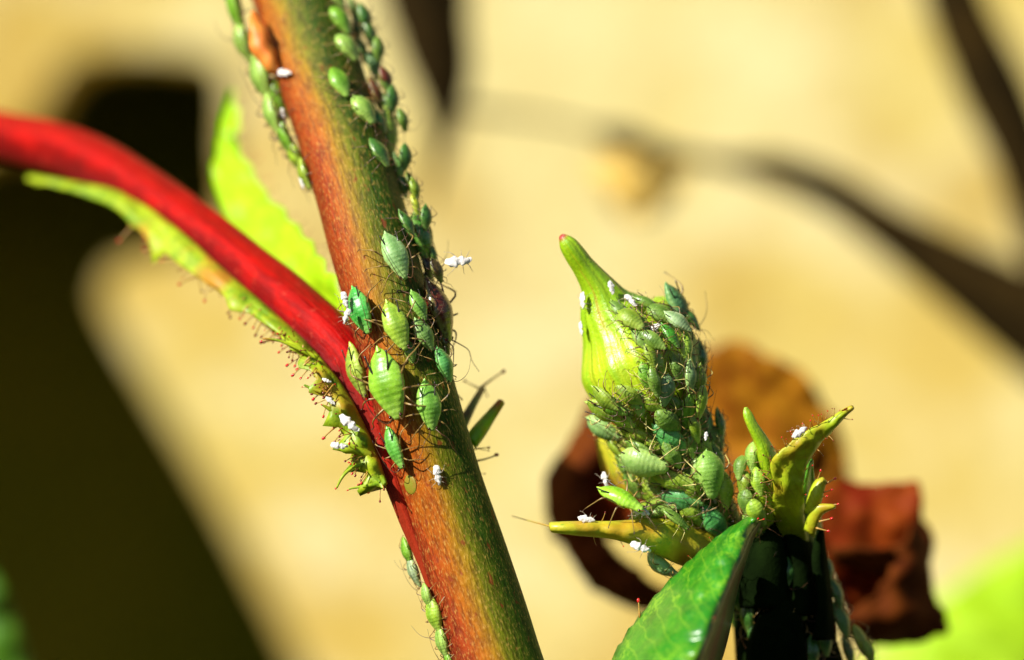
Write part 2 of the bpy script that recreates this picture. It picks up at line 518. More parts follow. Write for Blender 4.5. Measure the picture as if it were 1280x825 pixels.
shadow_band([(1150, -120, 30), (1190, -20, 36), (1225, 70, 42), (1262, 160, 40), (1300, 260, 38), (1340, 360, 36)], 'dark twig running steeply down past the thick end of the sloping one')
g = rails([(735, 200, 10.2), (760, 250, 10), (790, 275, 10)], [(860, 190, 10.2), (850, 235, 10), (820, 270, 10)], 10, 8, 0.3, 0.3)
t = thing('dry_leaf', 'small ochre dry leaf hanging from the sloping dark twig', 'leaf', P(800, 190, 10.2))
part('blade', sheet(g, 0.03), MAT['dryleaf'], t)

# ---------------------------------------------------------------- shared small shapes
def sphere_geo(c, r, n=8, m=6, sc=(1, 1, 1)):
    V, F, UV = [], [], []
    for i in range(m + 1):
        th = math.pi * i / m
        for j in range(n):
            a = 2 * math.pi * j / n
            V.append(c + Vector((math.sin(th) * math.cos(a) * sc[0], math.sin(th) * math.sin(a) * sc[1], math.cos(th) * sc[2])) * r)
            UV.append((j / n, i / m))
    for i in range(m):
        for j in range(n):
            F.append((i * n + j, (i + 1) * n + j, (i + 1) * n + (j + 1) % n, i * n + (j + 1) % n))
    return V, F, UV

def join(*gs):
    V, F, UV = [], [], []
    for g in gs:
        o = len(V)
        V += g[0]; UV += g[2]
        F += [tuple(i + o for i in f) for f in g[1]]
    return V, F, UV

def hair_mesh(name, tipmat, bend, stalk=None, fat=1.0):
    pts = [Vector((bend * t * t, 0, t)) for t in (0, 0.25, 0.5, 0.75, 0.93)]
    g1 = tube(pts, [0.060 * fat, 0.045 * fat, 0.034 * fat, 0.028 * fat, 0.03 * fat], 6)
    g2 = sphere_geo(pts[-1] + Vector((bend * 0.1, 0, 0.04)), 0.068 * fat, 8, 6, (1, 1, 1.35))
    me = mesh(name, *join(g1, g2))
    me.materials.append(stalk or MAT['hair']); me.materials.append(tipmat)
    n1 = len(g1[1])
    me.polygons.foreach_set('material_index', [0] * n1 + [1] * (len(me.polygons) - n1))
    return me
HAIR = [hair_mesh('gland_hair', MAT['gland'], 0.15), hair_mesh('gland_hair', MAT['gland_dark'], -0.2), hair_mesh('gland_hair', MAT['gland'], 0.0, fat=1.5)]

def hair(parent, base, tip, kind=0):
    """gland hair from point to point (cm)."""
    o = link('gland_hair', HAIR[kind], None)
    v = tip - base
    q = v.to_track_quat('Z', 'Y')
    M = Matrix.Translation(base) @ q.to_matrix().to_4x4() @ Matrix.Rotation(rnd.uniform(0, 6.28), 4, 'Z') @ Matrix.Scale(v.length, 4)
    o.parent = parent
    # every parent mesh here sits at the origin of its own thing, so world = local offset
    o.matrix_parent_inverse = Matrix.Identity(4)
    o.matrix_basis = M
    return o

# ---------------------------------------------------------------- the tall stem with its red leaf stalk
stem_pts = [(350, -60, 1.45, 55), (372, 0, 1.25, 55), (402, 100, 0.95, 54), (435, 200, 0.65, 53), (463, 300, 0.42, 53), (492, 400, 0.27, 53), (520, 500, 0.2, 53),
            (549, 600, 0.18, 53), (582, 700, 0.12, 54), (622, 825, 0.02, 55), (650, 910, -0.05, 56)]
shoot = thing('rose_shoot', 'thick red brown and green rose stem lined with aphids, red leaf stalk joining it', 'stem', P(650, 910, -0.05))
pp, rr = px_path(stem_pts[::-1], 120)      # foot to top
stem_geo = tube(pp, rr, 40, lambda a, s: 1 + 0.012 * math.sin(5 * a + 7 * s) + 0.02 * mnoise.noise(Vector((math.cos(a) * 1.5, math.sin(a) * 1.5, s * 14))))
part('stem', stem_geo, MAT['stem'], shoot)
pet_pts = [(-110, 150, 3.6, 33), (0, 171, 2.95, 34), (100, 197, 2.35, 37), (200, 256, 1.75, 37), (300, 332, 1.15, 38), (375, 395, 0.72, 40), (422, 440, 0.48, 37),
           (452, 492, 0.32, 27), (470, 540, 0.22, 18), (487, 590, 0.14, 13), (508, 650, 0.10, 10), (532, 715, 0.06, 6), (552, 780, 0.0, 3)]
pp, rr = px_path(pet_pts, 90)
pet_geo = tube(pp, rr, 24, lambda a, s: 1 + 0.06 * math.cos(2 * a) - 0.20 * math.exp(-((a - 0.35) / 0.30) ** 2) - 0.08 * math.exp(-((a + 0.8) / 0.2) ** 2) + 0.05 * mnoise.noise(Vector((math.cos(a) * 2, math.sin(a) * 2, s * 22))))
part('leaf_stalk', pet_geo, MAT['petiole'], shoot, 'bright red grooved leaf stalk')

# lower stipule wing with its glandular fringe
A = [(35, 219, 2.5), (95, 228, 2.1), (150, 240, 1.8), (215, 280, 1.4), (290, 345, 0.9), (350, 397, 0.6), (395, 440, 0.38), (430, 485, 0.24), (455, 530, 0.16), (472, 570, 0.1), (484, 605, 0.05)]
B = [(33, 225, 2.4), (93, 240, 1.95), (148, 264, 1.65), (204, 314, 1.25), (278, 368, 0.75), (340, 411, 0.45), (378, 447, 0.22), (404, 490, 0.12), (428, 542, 0.08), (448, 582, 0.05), (476, 612, 0.03)]
low_edge = crom(B, 60)
g = rails(A, B, 70, 9, 0.05, 0.06, 3.0)
for i, row in enumerate(g):          # toothed margin
    k = 0.5 + 0.5 * math.sin(i * 1.35) + 0.4 * mnoise.noise(Vector((i * 0.4, 0, 0)))
    dirn = row[-1] - row[0]
    dirn = dirn.normalized() if dirn.length > 1e-6 else Vector((-1, 0, 0))
    row[-1] += dirn * 0.095 * k * rnd.uniform(-0.2, 1.4)
    for q in range(2, 8):
        row[q] += Vector((0, -1, 0)) * 0.035 * mnoise.noise(Vector((i * 0.5, q * 0.9, 7)))
    row[-2] += dirn * 0.018 * k
stip = part('stipule', sheet(g, 0.018), MAT['stip'], shoot, 'narrow yellow green fringed wing under the red stalk')
for i in range(14, 59):
    for q in range(2):
        x, y, d = low_edge[i]
        x += rnd.uniform(-2, 9); y += rnd.uniform(-6, 5)
        x2, y2, _ = low_edge[min(i + 1, 59)]; x0, y0, _ = low_edge[i - 1]
        tx, ty = x2 - x0, y2 - y0
        n_ = math.hypot(tx, ty)
        nx, ny = -ty / n_, tx / n_
        a = rnd.uniform(-1.0, 0.8)
        nx, ny = nx * math.cos(a) - ny * math.sin(a), nx * math.sin(a) + ny * math.cos(a)
        L = rnd.uniform(7, 26) * (0.8 if i > 50 else 1)
        hair(stip, P(x + 3, y - 2, d), P(x + nx * L, y + ny * L, d - rnd.uniform(-0.05, 0.05)), rnd.choice((0, 0, 1)))
def tooth(parent, pts, mat, name='tooth', n=8):
    a, b = px_path(pts, 12)
    return part(name, tube(a, b, n), mat, parent)
for pts in ([(398, 447, 0.2, 6), (375, 437, 0.2, 4), (350, 426, 0.2, 3), (328, 423, 0.2, 2)],
            [(402, 490, 0.1, 5), (390, 486, 0.1, 4), (380, 481, 0.1, 2)],
            [(425, 520, 0.07, 6), (413, 512, 0.06, 5), (403, 506, 0.05, 2)],
            [(465, 570, 0.05, 14), (445, 563, 0.02, 15), (432, 562, 0.0, 9), (424, 560, 0.0, 3)],
            [(455, 580, 0.03, 4), (440, 585, 0.02, 4), (428, 596, 0.0, 3.5), (421, 610, 0.0, 2)],
            [(480, 604, 0.03, 6), (462, 607, 0.0, 5), (448, 609, 0.0, 3), (436, 611, 0.0, 1.5)]):
    pts = [(a, b, d, min(r, 9) * 0.55) for a, b, d, r in pts]
    o = tooth(None, pts, MAT['stip'])
    o.parent = stip
    hair(stip, P(pts[-2][0], pts[-2][1], pts[-2][2]), P(pts[-1][0] - 2, pts[-1][1] + 1, pts[-1][2]), 0)

for k in range(40):      # bristles scattered over the near part of the wing
    f = rnd.uniform(0.52, 0.98)
    x, y, d = low_edge[int(f * 59)]
    x += rnd.uniform(0, 16); y -= rnd.uniform(-4, 8)
    hair(stip, P(x, y, d - 0.02), P(x - rnd.uniform(2, 16), y + rnd.uniform(-9, 12), d - rnd.uniform(0.03, 0.12)), rnd.choice((1, 1, 0)))
# upper lime wing
A = [(288, 112, 2.9), (276, 150, 2.8), (266, 190, 2.6), (268, 235, 2.3), (298, 300, 1.8), (345, 352, 1.3), (395, 402, 0.85), (425, 437, 0.6)]
B = [(291, 112, 2.9), (299, 150, 2.7), (303, 186, 2.5), (326, 232, 2.1), (362, 272, 1.6), (392, 308, 1.2), (416, 345, 0.8), (440, 395, 0.55)]
g = rails(A, B, 40, 10, -0.05, 0.14, 2.5)
for i, row in enumerate(g):
    dirn = row[-1] - row[0]
    dirn = dirn.normalized() if dirn.length > 1e-6 else Vector((1, 0, 0))
    k = mnoise.noise(Vector((i * 0.55, 4, 0))) + 0.6 * math.sin(i * 1.9)
    row[-1] += dirn * 0.03 * k
    row[-2] += dirn * 0.015 * k
    if 7 < i < 13:
        row[0] += Vector((0.05, 0, 0)) * (3 - abs(i - 10)); row[-1] -= Vector((0.03, 0, 0)) * (3 - abs(i - 10))
stip2 = part('stipule', sheet(g, 0.018), MAT['lime'], shoot, 'bright lime wing between red stalk and stem')
up_edge = crom(B, 40)
for i in range(2, 36, 2):
    x, y, d = up_edge[i]
    hair(stip2, P(x - 2, y, d), P(x + rnd.uniform(6, 16), y - rnd.uniform(2, 14), d), rnd.choice((0, 1)))

# stipule tips on the far right side of the stem
A = [(566, 535, 0.42), (581, 514, 0.5), (593, 496, 0.62), (603, 483, 0.75)]
B = [(580, 540, 0.42), (589, 520, 0.5), (598, 500, 0.62), (605, 485, 0.75)]
s3 = part('stipule', sheet(rails(A, B, 16, 5, 0.04), 0.03), MAT['leaf_under'], shoot, 'dark shrivelled stipule tip on the shaded side')
for a, b in (((602, 484), (626, 464)), ((600, 486), (583, 478)), ((604, 484), (612, 492))):
    hair(s3, P(*a, 0.72), P(*b, 0.8), 1)
A = [(584, 545, 0.35), (593, 533, 0.38), (608, 517, 0.45), (627, 500, 0.5)]
B = [(594, 560, 0.35), (605, 545, 0.38), (617, 525, 0.45), (629, 501, 0.5)]
s4 = part('stipule', sheet(rails(A, B, 20, 6, 0.05), 0.035), MAT['stip_right'], shoot, 'green pointed stipule tip with a red foot')
for a, b in (((588, 577), (622, 575)), ((590, 562), (612, 558)), ((594, 592), (606, 590)), ((598, 560), (610, 566)), ((578, 500), (566, 486))):
    hair(s4, P(*a, 0.4), P(*b, 0.42), 1)

# orange thorn stub high on the stem, green leaf scar lower down
a, b = px_path([(354, 100, 0.90, 4), (342, 84, 0.84, 9), (330, 65, 0.84, 12), (322, 45, 0.86, 11), (318, 28, 0.9, 7), (316, 14, 0.95, 2)], 26)
part('thorn', tube(a, b, 14, lambda q, t: 1 + 0.45 * mnoise.noise(Vector((math.cos(q) * 1.2, math.sin(q) * 1.2, t * 6)))), MAT['thorn'], shoot, 'rough orange thorn stub')

def bvh_of(*geos):
    V, F = [], []
    for g in geos:
        o = len(V)
        V += [Vector(v) for v in g[0]]
        F += [tuple(i + o for i in f) for f in g[1]]
    return BVHTree.FromPolygons(V, F)

STEM = bvh_of(stem_geo)
CAMV = Vector((0, -CAM_D, 0))
def cast(bvh, px, py):
    d = (P(px, py, 0) - CAMV).normalized()
    h = bvh.ray_cast(CAMV, d)
    if h[0] is None: return None, None
    n = h[1]
    if n.dot(d) > 0: n = -n
    return h[0], n
h, n = cast(STEM, 513, 606)
g = sphere_geo(Vector((0, 0, 0)), 1, 12, 8)
M = Matrix.Translation(h) @ n.to_track_quat('Z', 'Y').to_matrix().to_4x4() @ Matrix.Diagonal((0.045, 0.055, 0.006, 1))
part('leaf_scar', ([M @ v for v in g[0]], g[1], g[2]), MAT['scar'], shoot, 'small green scar on the stem below the stalk')

# ---------------------------------------------------------------- rose bud
bud = thing('rose_bud', 'plump green rose bud with pointed tip crowded with aphids', 'bud', P(985, 850, 0.9))
axis = [(985, 850, 0.95, 30), (945, 770, 0.8, 32), (905, 690, 0.62, 36), (872, 620, 0.5, 40), (845, 560, 0.45, 44), (827, 515, 0.42, 54), (808, 470, 0.40, 69), (795, 440, 0.40, 67), (782, 410, 0.40, 52), (768, 385, 0.38, 30), (750, 360, 0.36, 14)]
pp, rr = px_path(axis, 80)
core_geo = tube(pp, rr, 32, lambda a, s: 1 + 0.03 * math.cos(5 * a))
part('hip', core_geo, MAT['core'], bud)
# sepals: shells over the bud; angle 0 faces the camera, positive towards image right
top_axis = crom([(836, 534, 0.42, 40), (828, 512, 0.42, 50), (810, 474, 0.40, 66), (794, 441, 0.40, 68), (777, 412, 0.39, 50), (760, 386, 0.36, 32), (748, 360, 0.32, 18), (731, 335, 0.28, 11.5), (719, 318, 0.25, 10), (709, 304, 0.23, 7.5), (701, 294, 0.22, 0.6)], 90)
def sepal(name, a0, a1, s_end, mat, label, lift=0.012, ni=50, nj=22, keel=0.05, axis_=top_axis, narrow=0.35):
    pts = [P(x, y, d) for x, y, d, r in axis_]; rad = [U(r, d) for x, y, d, r in axis_]
    fr = frames(pts)
    g = []
    n = len(pts)
    for i in range(ni):
        s = i / (ni - 1) * s_end
        f = s * (n - 1); k = min(int(f), n - 2); t = f - k
        p = pts[k].lerp(pts[k + 1], t); r = rad[k] + (rad[k + 1] - rad[k]) * t
        ff = fr[k][1].lerp(fr[k + 1][1], t).normalized(); ss = fr[k][2].lerp(fr[k + 1][2], t).normalized()
        q = i / (ni - 1)
        wdt = 1 - (1 - narrow) * q ** 3
        if s_end < 0.99: wdt = max(0.03, (1 - q ** 2.2))
        mid = (a0 + a1) / 2; hw = (a1 - a0) / 2 * wdt
        row = []
        for j in range(nj):
            e = j / (nj - 1) * 2 - 1
            a = mid + hw * e
            kk = keel * math.exp(-(e / 0.16) ** 2) + 0.07 * math.exp(-((abs(e) - 0.52) / 0.12) ** 2) - 0.04 * math.exp(-((abs(e) - 0.28) / 0.08) ** 2)
            rr_ = r * (1 + kk) + (lift + 0.012 * abs(e) ** 6) * min(1.0, r / 0.15)
            row.append(p + (ff * math.cos(a) + ss * math.sin(a)) * rr_)
        g.append(row)
    return sheet(g, 0.016), g
SGN = 1 if frames([P(832, 530), P(806, 470), P(792, 430)])[1][2].x > 0 else -1
def srange(lo, hi):
    return (R(lo), R(hi)) if SGN > 0 else (-R(hi), -R(lo))
front_geo, front_grid = sepal('sepal', *srange(-52, 52), 1.0, None, None, lift=0.022, narrow=2.2, keel=0.10)
sep1 = part('sepal', front_geo, MAT['sepal'], bud, 'broad glossy yellow green sepal ending in a swollen red tip')
left_geo, left_grid = sepal('sepal', *srange(-150, -40), 0.95, None, None, lift=0.018, keel=0.03)
part('sepal', left_geo, MAT['sepal'], bud)
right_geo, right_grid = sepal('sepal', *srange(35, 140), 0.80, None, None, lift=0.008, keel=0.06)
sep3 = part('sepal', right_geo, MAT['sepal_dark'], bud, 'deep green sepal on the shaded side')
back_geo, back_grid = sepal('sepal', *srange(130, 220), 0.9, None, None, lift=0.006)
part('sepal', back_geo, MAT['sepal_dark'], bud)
A = [(778, 398, 0.30), (800, 385, 0.33), (818, 372, 0.4), (836, 372, 0.5)]
B = [(800, 440, 0.22), (825, 425, 0.28), (842, 402, 0.38), (840, 374, 0.5)]
flap_geo = sheet(rails(A, B, 18, 10, 0.10, 0.05), 0.025)
part('sepal', flap_geo, MAT['sepal'], bud, 'short curled sepal flap near the bud top')
# yellow bract under the aphid cluster
A = [(686, 655, 0.02), (720, 653, 0.03), (770, 652, 0.08), (820, 648, 0.16), (860, 652, 0.28), (905, 675, 0.42)]
B = [(688, 663, 0.02), (722, 668, 0.02), (770, 674, 0.05), (815, 690, 0.1), (850, 706, 0.2), (895, 722, 0.4)]
bract_geo = sheet(rails(A, B, 40, 10, 0.09, 0.05, 3), 0.03)
br = part('bract', bract_geo, MAT['bract'], bud, 'long thin yellow bract pointing sideways')
part('bristle', tube(*px_path([(692, 659, 0.02, 1.3), (665, 652, 0.2, 0.9), (640, 645, 0.5, 0.5)], 8), 5), MAT['hair'], bud)
for x, y in ((735, 653), (752, 652), (775, 674), (742, 671), (803, 650)):
    hair(br, P(x, y, 0.05), P(x + rnd.uniform(-6, 6), y + (10 if y > 660 else -10), 0.02), rnd.choice((0, 1)))
# yellow and orange small bract behind, left of the stalk
A = [(745, 548, 0.9), (750, 575, 0.9), (760, 600, 0.85), (790, 625, 0.8)]
B = [(800, 535, 0.8), (815, 560, 0.75), (830, 590, 0.7), (835, 620, 0.65)]
part('bract', sheet(rails(A, B, 16, 10, 0.2, 0.1), 0.03), MAT['bract'], bud, 'blurred yellow bract behind the stalk')
HOST = bvh_of(core_geo, front_geo, left_geo, right_geo, back_geo, flap_geo, bract_geo)

# ---------------------------------------------------------------- side bud with the forked sepals
side = thing('side_bud', 'small side bud with flared yellow green sepals and red gland hairs', 'bud', P(1010, 760, 0.5))
a, b = px_path([(1015, 780, 1.1, 20), (1008, 730, 0.95, 22), (1003, 690, 0.8, 25), (998, 645, 0.55, 28), (992, 605, 0.36, 22), (987, 580, 0.28, 12), (984, 566, 0.25, 4)], 30)
side_core = tube(a, b, 20, lambda q, s: 1 + 0.04 * math.cos(5 * q))
part('hip', side_core, MAT['core'], side)
A = [(972, 695, 0.60), (969, 655, 0.36), (965, 615, 0.12), (963, 578, 0.0), (984, 556, -0.03), (1010, 537, -0.02), (1038, 521, 0.0), (1064, 508, 0.02)]
B = [(1012, 695, 0.60), (1006, 655, 0.36), (1004, 615, 0.14), (1006, 585, 0.08), (1022, 562, 0.06), (1038, 543, 0.04), (1050, 528, 0.02), (1066, 511, 0.02)]
A_FL, B_FL = A, B
fl_geo = sheet(ragged(rails(A, B, 50, 12, 0.03, 0.03, 6), 0.02), 0.016)
fl = part('sepal', fl_geo, MAT['sepal_flush'], side, 'flared sepal, yellow green flushed orange at its foot')
tip = tooth(side, [(1050, 520, 0.0, 5), (1058, 514, 0.0, 4), (1066, 508, 0.02, 1.5)], MAT['wither_dark'], 'sepal_tip')
for x, y, dx, dy, k in ((964, 668, -12, 3, 1), (962, 652, -14, -3, 1), (960, 638, -13, -2, 1), (960, 622, -13, -5, 1), (960, 606, -9, -8, 1), (962, 590, -12, -4, 1), (964, 575, -10, -8, 1), (972, 566, -6, -10, 1),
                        (982, 558, -3, -12, 0), (992, 551, -2, -12, 0), (1002, 544, 1, -14, 0), (1012, 537, 2, -12, 0), (1022, 531, 3, -12, 0), (1032, 525, 2, -11, 0), (1042, 520, 3, -9, 1), (1022, 562, 8, 6, 1), (1036, 545, 7, 5, 1),
                        (970, 640, -16, -12, 1), (966, 600, -15, 6, 1), (998, 546, -4, -9, 0), (1016, 534, -3, -9, 0), (1028, 527, 0, -9, 0)):
    hair(fl, P(x, y, max(-0.03, (y - 590) * 0.005)), P(x + dx, y + dy, max(-0.05, (y - 590) * 0.005 - 0.03)), k)
A = [(1006, 690, 0.65), (1004, 650, 0.42), (1005, 610, 0.2), (1012, 575, 0.14)]
B = [(1024, 690, 0.8), (1024, 650, 0.55), (1020, 610, 0.3), (1014, 573, 0.14)]
part('sepal', sheet(rails(A, B, 20, 8, -0.03), 0.025), MAT['sepal_dark'], side)
A = [(1006, 640, 0.25), (1012, 615, 0.2), (1020, 600, 0.2), (1030, 598, 0.2)]
B = [(1018, 650, 0.25), (1026, 628, 0.2), (1030, 612, 0.2), (1032, 600, 0.2)]
sp = part('sepal', sheet(rails(A, B, 14, 7, 0.04), 0.025), MAT['sepal_flush'], side)
for a, b in (((1022, 600), (1026, 588)), ((1030, 606), (1044, 598)), ((1028, 616), (1040, 612)), ((1024, 622), (1034, 620))):
    hair(sp, P(*a, 0.18), P(*b, 0.15), 2)
A = [(1005, 662, 0.25), (1012, 640, 0.2), (1022, 630, 0.18), (1044, 632, 0.16)]
B = [(1018, 672, 0.25), (1024, 652, 0.2), (1030, 642, 0.18), (1045, 634, 0.16)]
sp = part('sepal', sheet(rails(A, B, 14, 7, 0.02), 0.018), MAT['sepal_flush'], side)
for a, b in (((1036, 632), (1048, 630)), ((1020, 660), (1036, 664)), ((1024, 652), (1040, 648))):
    hair(sp, P(*a, 0.16), P(*b, 0.14), 2)
for k in range(46):      # fine fringe of gland hairs round the flared sepal
    e = crom(A_FL if k % 3 else B_FL, 60)[6 + (k * 7) % 50]
    hair(fl, P(*e), P(e[0] + rnd.uniform(-10, 4) * (1 if k % 3 else -1), e[1] - rnd.uniform(-4, 10), e[2] - rnd.uniform(0, 0.05)), 1 if k % 2 else 0)
# narrow pale green upright sepal with a knobbed tip
a, b = px_path([(978, 640, 0.4, 14), (967, 600, 0.25, 14), (958, 570, 0.15, 12), (950, 550, 0.12, 9), (940, 532, 0.1, 7), (934, 518, 0.1, 6), (932, 509, 0.1, 2)], 30)
narrow_geo = tube(a, b, 14, lambda q, s: 1 + 0.12 * math.cos(3 * q + 2 * s))
part('sepal', narrow_geo, MAT['sepal'], side, 'narrow upright green sepal with red knobbed tip')
# aphid-covered lump left of it
a, b = px_path([(956, 690, 0.6, 18), (948, 655, 0.42, 22), (948, 625, 0.3, 20), (950, 595, 0.25, 14), (950, 575, 0.25, 4)], 20)
lump_geo = tube(a, b, 14)
part('bud_scale', lump_geo, MAT['sepal'], side)
SIDE = bvh_of(side_core, fl_geo, narrow_geo, lump_geo)

# ---------------------------------------------------------------- shaded bud and stalk beneath
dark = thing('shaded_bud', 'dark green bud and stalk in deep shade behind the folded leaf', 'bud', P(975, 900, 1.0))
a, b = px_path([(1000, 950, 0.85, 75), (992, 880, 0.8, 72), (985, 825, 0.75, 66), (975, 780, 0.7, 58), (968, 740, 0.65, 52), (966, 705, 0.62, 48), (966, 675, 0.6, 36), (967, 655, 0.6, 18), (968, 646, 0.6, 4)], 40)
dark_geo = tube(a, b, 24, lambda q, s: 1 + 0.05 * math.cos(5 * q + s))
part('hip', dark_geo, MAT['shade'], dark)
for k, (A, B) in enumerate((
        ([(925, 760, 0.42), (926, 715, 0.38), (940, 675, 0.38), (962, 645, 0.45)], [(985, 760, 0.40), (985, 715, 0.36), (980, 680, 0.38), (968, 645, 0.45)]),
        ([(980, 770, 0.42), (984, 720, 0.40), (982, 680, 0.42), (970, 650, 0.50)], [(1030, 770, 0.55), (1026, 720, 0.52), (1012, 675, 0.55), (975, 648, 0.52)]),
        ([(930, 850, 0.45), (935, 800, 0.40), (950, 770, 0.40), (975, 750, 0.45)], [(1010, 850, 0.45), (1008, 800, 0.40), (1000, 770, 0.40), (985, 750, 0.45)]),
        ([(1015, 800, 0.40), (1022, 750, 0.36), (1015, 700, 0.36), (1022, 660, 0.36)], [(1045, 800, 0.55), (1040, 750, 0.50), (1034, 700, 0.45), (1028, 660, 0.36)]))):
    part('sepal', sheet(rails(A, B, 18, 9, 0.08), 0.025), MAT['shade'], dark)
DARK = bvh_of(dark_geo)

# ---------------------------------------------------------------- folded green leaf in front
leaf = thing('rose_leaf', 'glossy green folded rose leaf with red tipped margin below the bud', 'leaf', P(820, 900, -0.4))
A = [(735, 885, -0.02), (765, 827, 0.0), (792, 783, 0.02), (828, 738, 0.04), (868, 698, 0.06), (905, 667, 0.06), (940, 647, 0.02)]
B = [(850, 900, -0.95), (866, 835, -0.85), (884, 790, -0.75), (905, 738, -0.55), (924, 698, -0.35), (936, 668, -0.15), (948, 650, 0.0)]
g = rails(A, B, 60, 20, 0.16, 0.05, 4)
for i, row in enumerate(g):
    d0 = row[0] - row[-1]
    d0 = d0.normalized() if d0.length > 1e-6 else Vector((-1, 0, 0))
    row[0] += d0 * 0.035 * ((i * 0.21) % 1.0)
    row[1] += d0 * 0.012 * ((i * 0.21) % 1.0)
lb = part('blade', sheet(g, 0.025), MAT['leaf'], leaf)
A2 = [(a, b, d) for a, b, d in B]
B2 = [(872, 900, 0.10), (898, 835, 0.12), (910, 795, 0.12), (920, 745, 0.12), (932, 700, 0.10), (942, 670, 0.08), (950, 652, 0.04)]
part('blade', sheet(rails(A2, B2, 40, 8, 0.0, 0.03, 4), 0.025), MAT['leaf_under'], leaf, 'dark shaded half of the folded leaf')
for x, y, d, dx, dy, k in ((938, 672, -0.12, 0, -10, 2), (940, 655, 0.0, 8, -7, 2), (945, 652, 0.0, 10, -3, 2), (800, 772, 0.0, -2, -22, 2), (920, 702, -0.32, 3, -8, 2), (908, 735, -0.5, 2, -8, 0), (866, 700, 0.05, -5, -6, 0),
                          (842, 724, 0.03, -5, -6, 1), (890, 678, 0.05, -4, -6, 0), (890, 780, -0.7, 3, -9, 0)):
    hair(lb, P(x, y, d), P(x + dx, y + dy, d), k)

# ---------------------------------------------------------------- withered leaves behind the bud
wl = thing('withered_leaf', 'cupped brown orange withered leaf curling behind the bud', 'leaf', P(960, 640, 4.20), 'withered leaves behind the bud')
A = [(850, 450, 4.30), (910, 428, 4.20), (962, 438, 4.15), (1012, 478, 4.15), (1046, 530, 4.20), (1060, 590, 4.30), (1062, 640, 4.40)]
B = [(860, 660, 4.40), (880, 660, 4.30), (905, 660, 4.20), (930, 660, 4.15), (960, 665, 4.15), (990, 670, 4.20), (1010, 675, 4.30)]
part('blade', sheet(ragged(rails(A, B, 34, 18, -0.12, 0.10, 2), 0.05), 0.03), MAT['wither'], wl)
wl = thing('withered_leaf', 'squarish red brown withered leaf with a dark hollow beside the side bud', 'leaf', P(1100, 800, 2.65), 'withered leaves behind the bud')
A = [(1012, 606, 2.55), (1020, 650, 2.45), (1030, 700, 2.40), (1045, 745, 2.40), (1062, 775, 2.45)]
B = [(1146, 600, 2.55), (1154, 640, 2.50), (1162, 680, 2.55), (1140, 740, 2.55), (1115, 775, 2.55)]
part('blade', sheet(ragged(rails(A, B, 26, 22, -0.06, 0.12, 1.5), 0.05), 0.03), MAT['wither_red'], wl)
A = [(1122, 684, 2.20), (1112, 718, 2.15), (1092, 745, 2.15), (1062, 765, 2.15), (1040, 790, 2.20)]
B = [(1150, 655, 2.45), (1164, 700, 2.50), (1172, 750, 2.50), (1180, 795, 2.50), (1085, 805, 2.50)]
part('blade', sheet(ragged(rails(A, B, 26, 14, 0.1, 0.12, 2), 0.05), 0.03), MAT['wither_dark'], wl, 'dark brown lower fold')
A = [(1040, 690, 2.15), (1065, 683, 2.10), (1095, 684, 2.10), (1125, 690, 2.15)]
B = [(1045, 706, 2.50), (1068, 716, 2.50), (1098, 722, 2.50), (1125, 720, 2.50)]
part('fold', sheet(ragged(rails(A, B, 14, 8, 0.05), 0.05), 0.03), MAT['wither_dark'], wl)
wl = thing('withered_leaf', 'dark maroon withered leaf curled into a hook left of the bud stalk', 'leaf', P(760, 770, 3.10), 'withered leaves behind the bud')
A = [(756, 470, 3.20), (738, 510, 3.20), (715, 545, 3.15), (692, 582, 3.10), (684, 625, 3.10), (696, 675, 3.10), (725, 715, 3.10), (765, 752, 3.10), (830, 775, 3.10)]
B = [(800, 480, 2.90), (790, 530, 2.90), (765, 560, 2.85), (742, 595, 2.80), (736, 630, 2.80), (746, 664, 2.80), (772, 690, 2.80), (805, 722, 2.80), (850, 745, 2.80)]
part('blade', sheet(ragged(rails(A, B, 44, 12, 0.12, 0.08, 2), 0.05), 0.03), MAT['wither_dark'], wl)
A = [(730, 575, 3.05), (722, 610, 3.05), (722, 640, 3.05), (735, 672, 3.05)]
B = [(850, 570, 2.90), (850, 610, 2.90), (850, 640, 2.90), (830, 672, 2.90)]
part('blade', sheet(ragged(rails(A, B, 20, 14, 0.1, 0.12, 2), 0.05), 0.03), MAT['wither_red'], wl, 'blood red inner side of the curl')

# far leaves at the bottom corners
t = thing('blurred_leaf', 'bright lime leaf far out of focus under the red brown withered leaf', 'leaf', P(1240, 900, 9))
A = [(1030, 930, 8.6), (1075, 840, 8.6), (1125, 785, 8.7), (1185, 740, 8.9), (1250, 700, 9.2), (1340, 660, 9.5)]
B = [(1240, 1060, 8.6), (1290, 960, 8.6), (1330, 900, 8.7), (1370, 860, 8.9), (1400, 800, 9.2), (1420, 700, 9.5)]
part('blade', sheet(rails(A, B, 24, 12, 0.2, 0.2), 0.04), MAT['blade'], t)
t = thing('blurred_leaf', 'blurred green leaf edge in front of the dark ground', 'leaf', P(-40, 900, 6))
A = [(-20, 690, 6), (5, 745, 6), (22, 790, 6), (38, 840, 6), (50, 900, 6)]
B = [(-60, 690, 6.5), (-80, 760, 6.5), (-100, 800, 6.5), (-110, 850, 6.5), (-110, 900, 6.5)]
part('blade', sheet(rails(A, B, 18, 10, 0.2, 0.2), 0.04), MAT['blade_dark'], t)

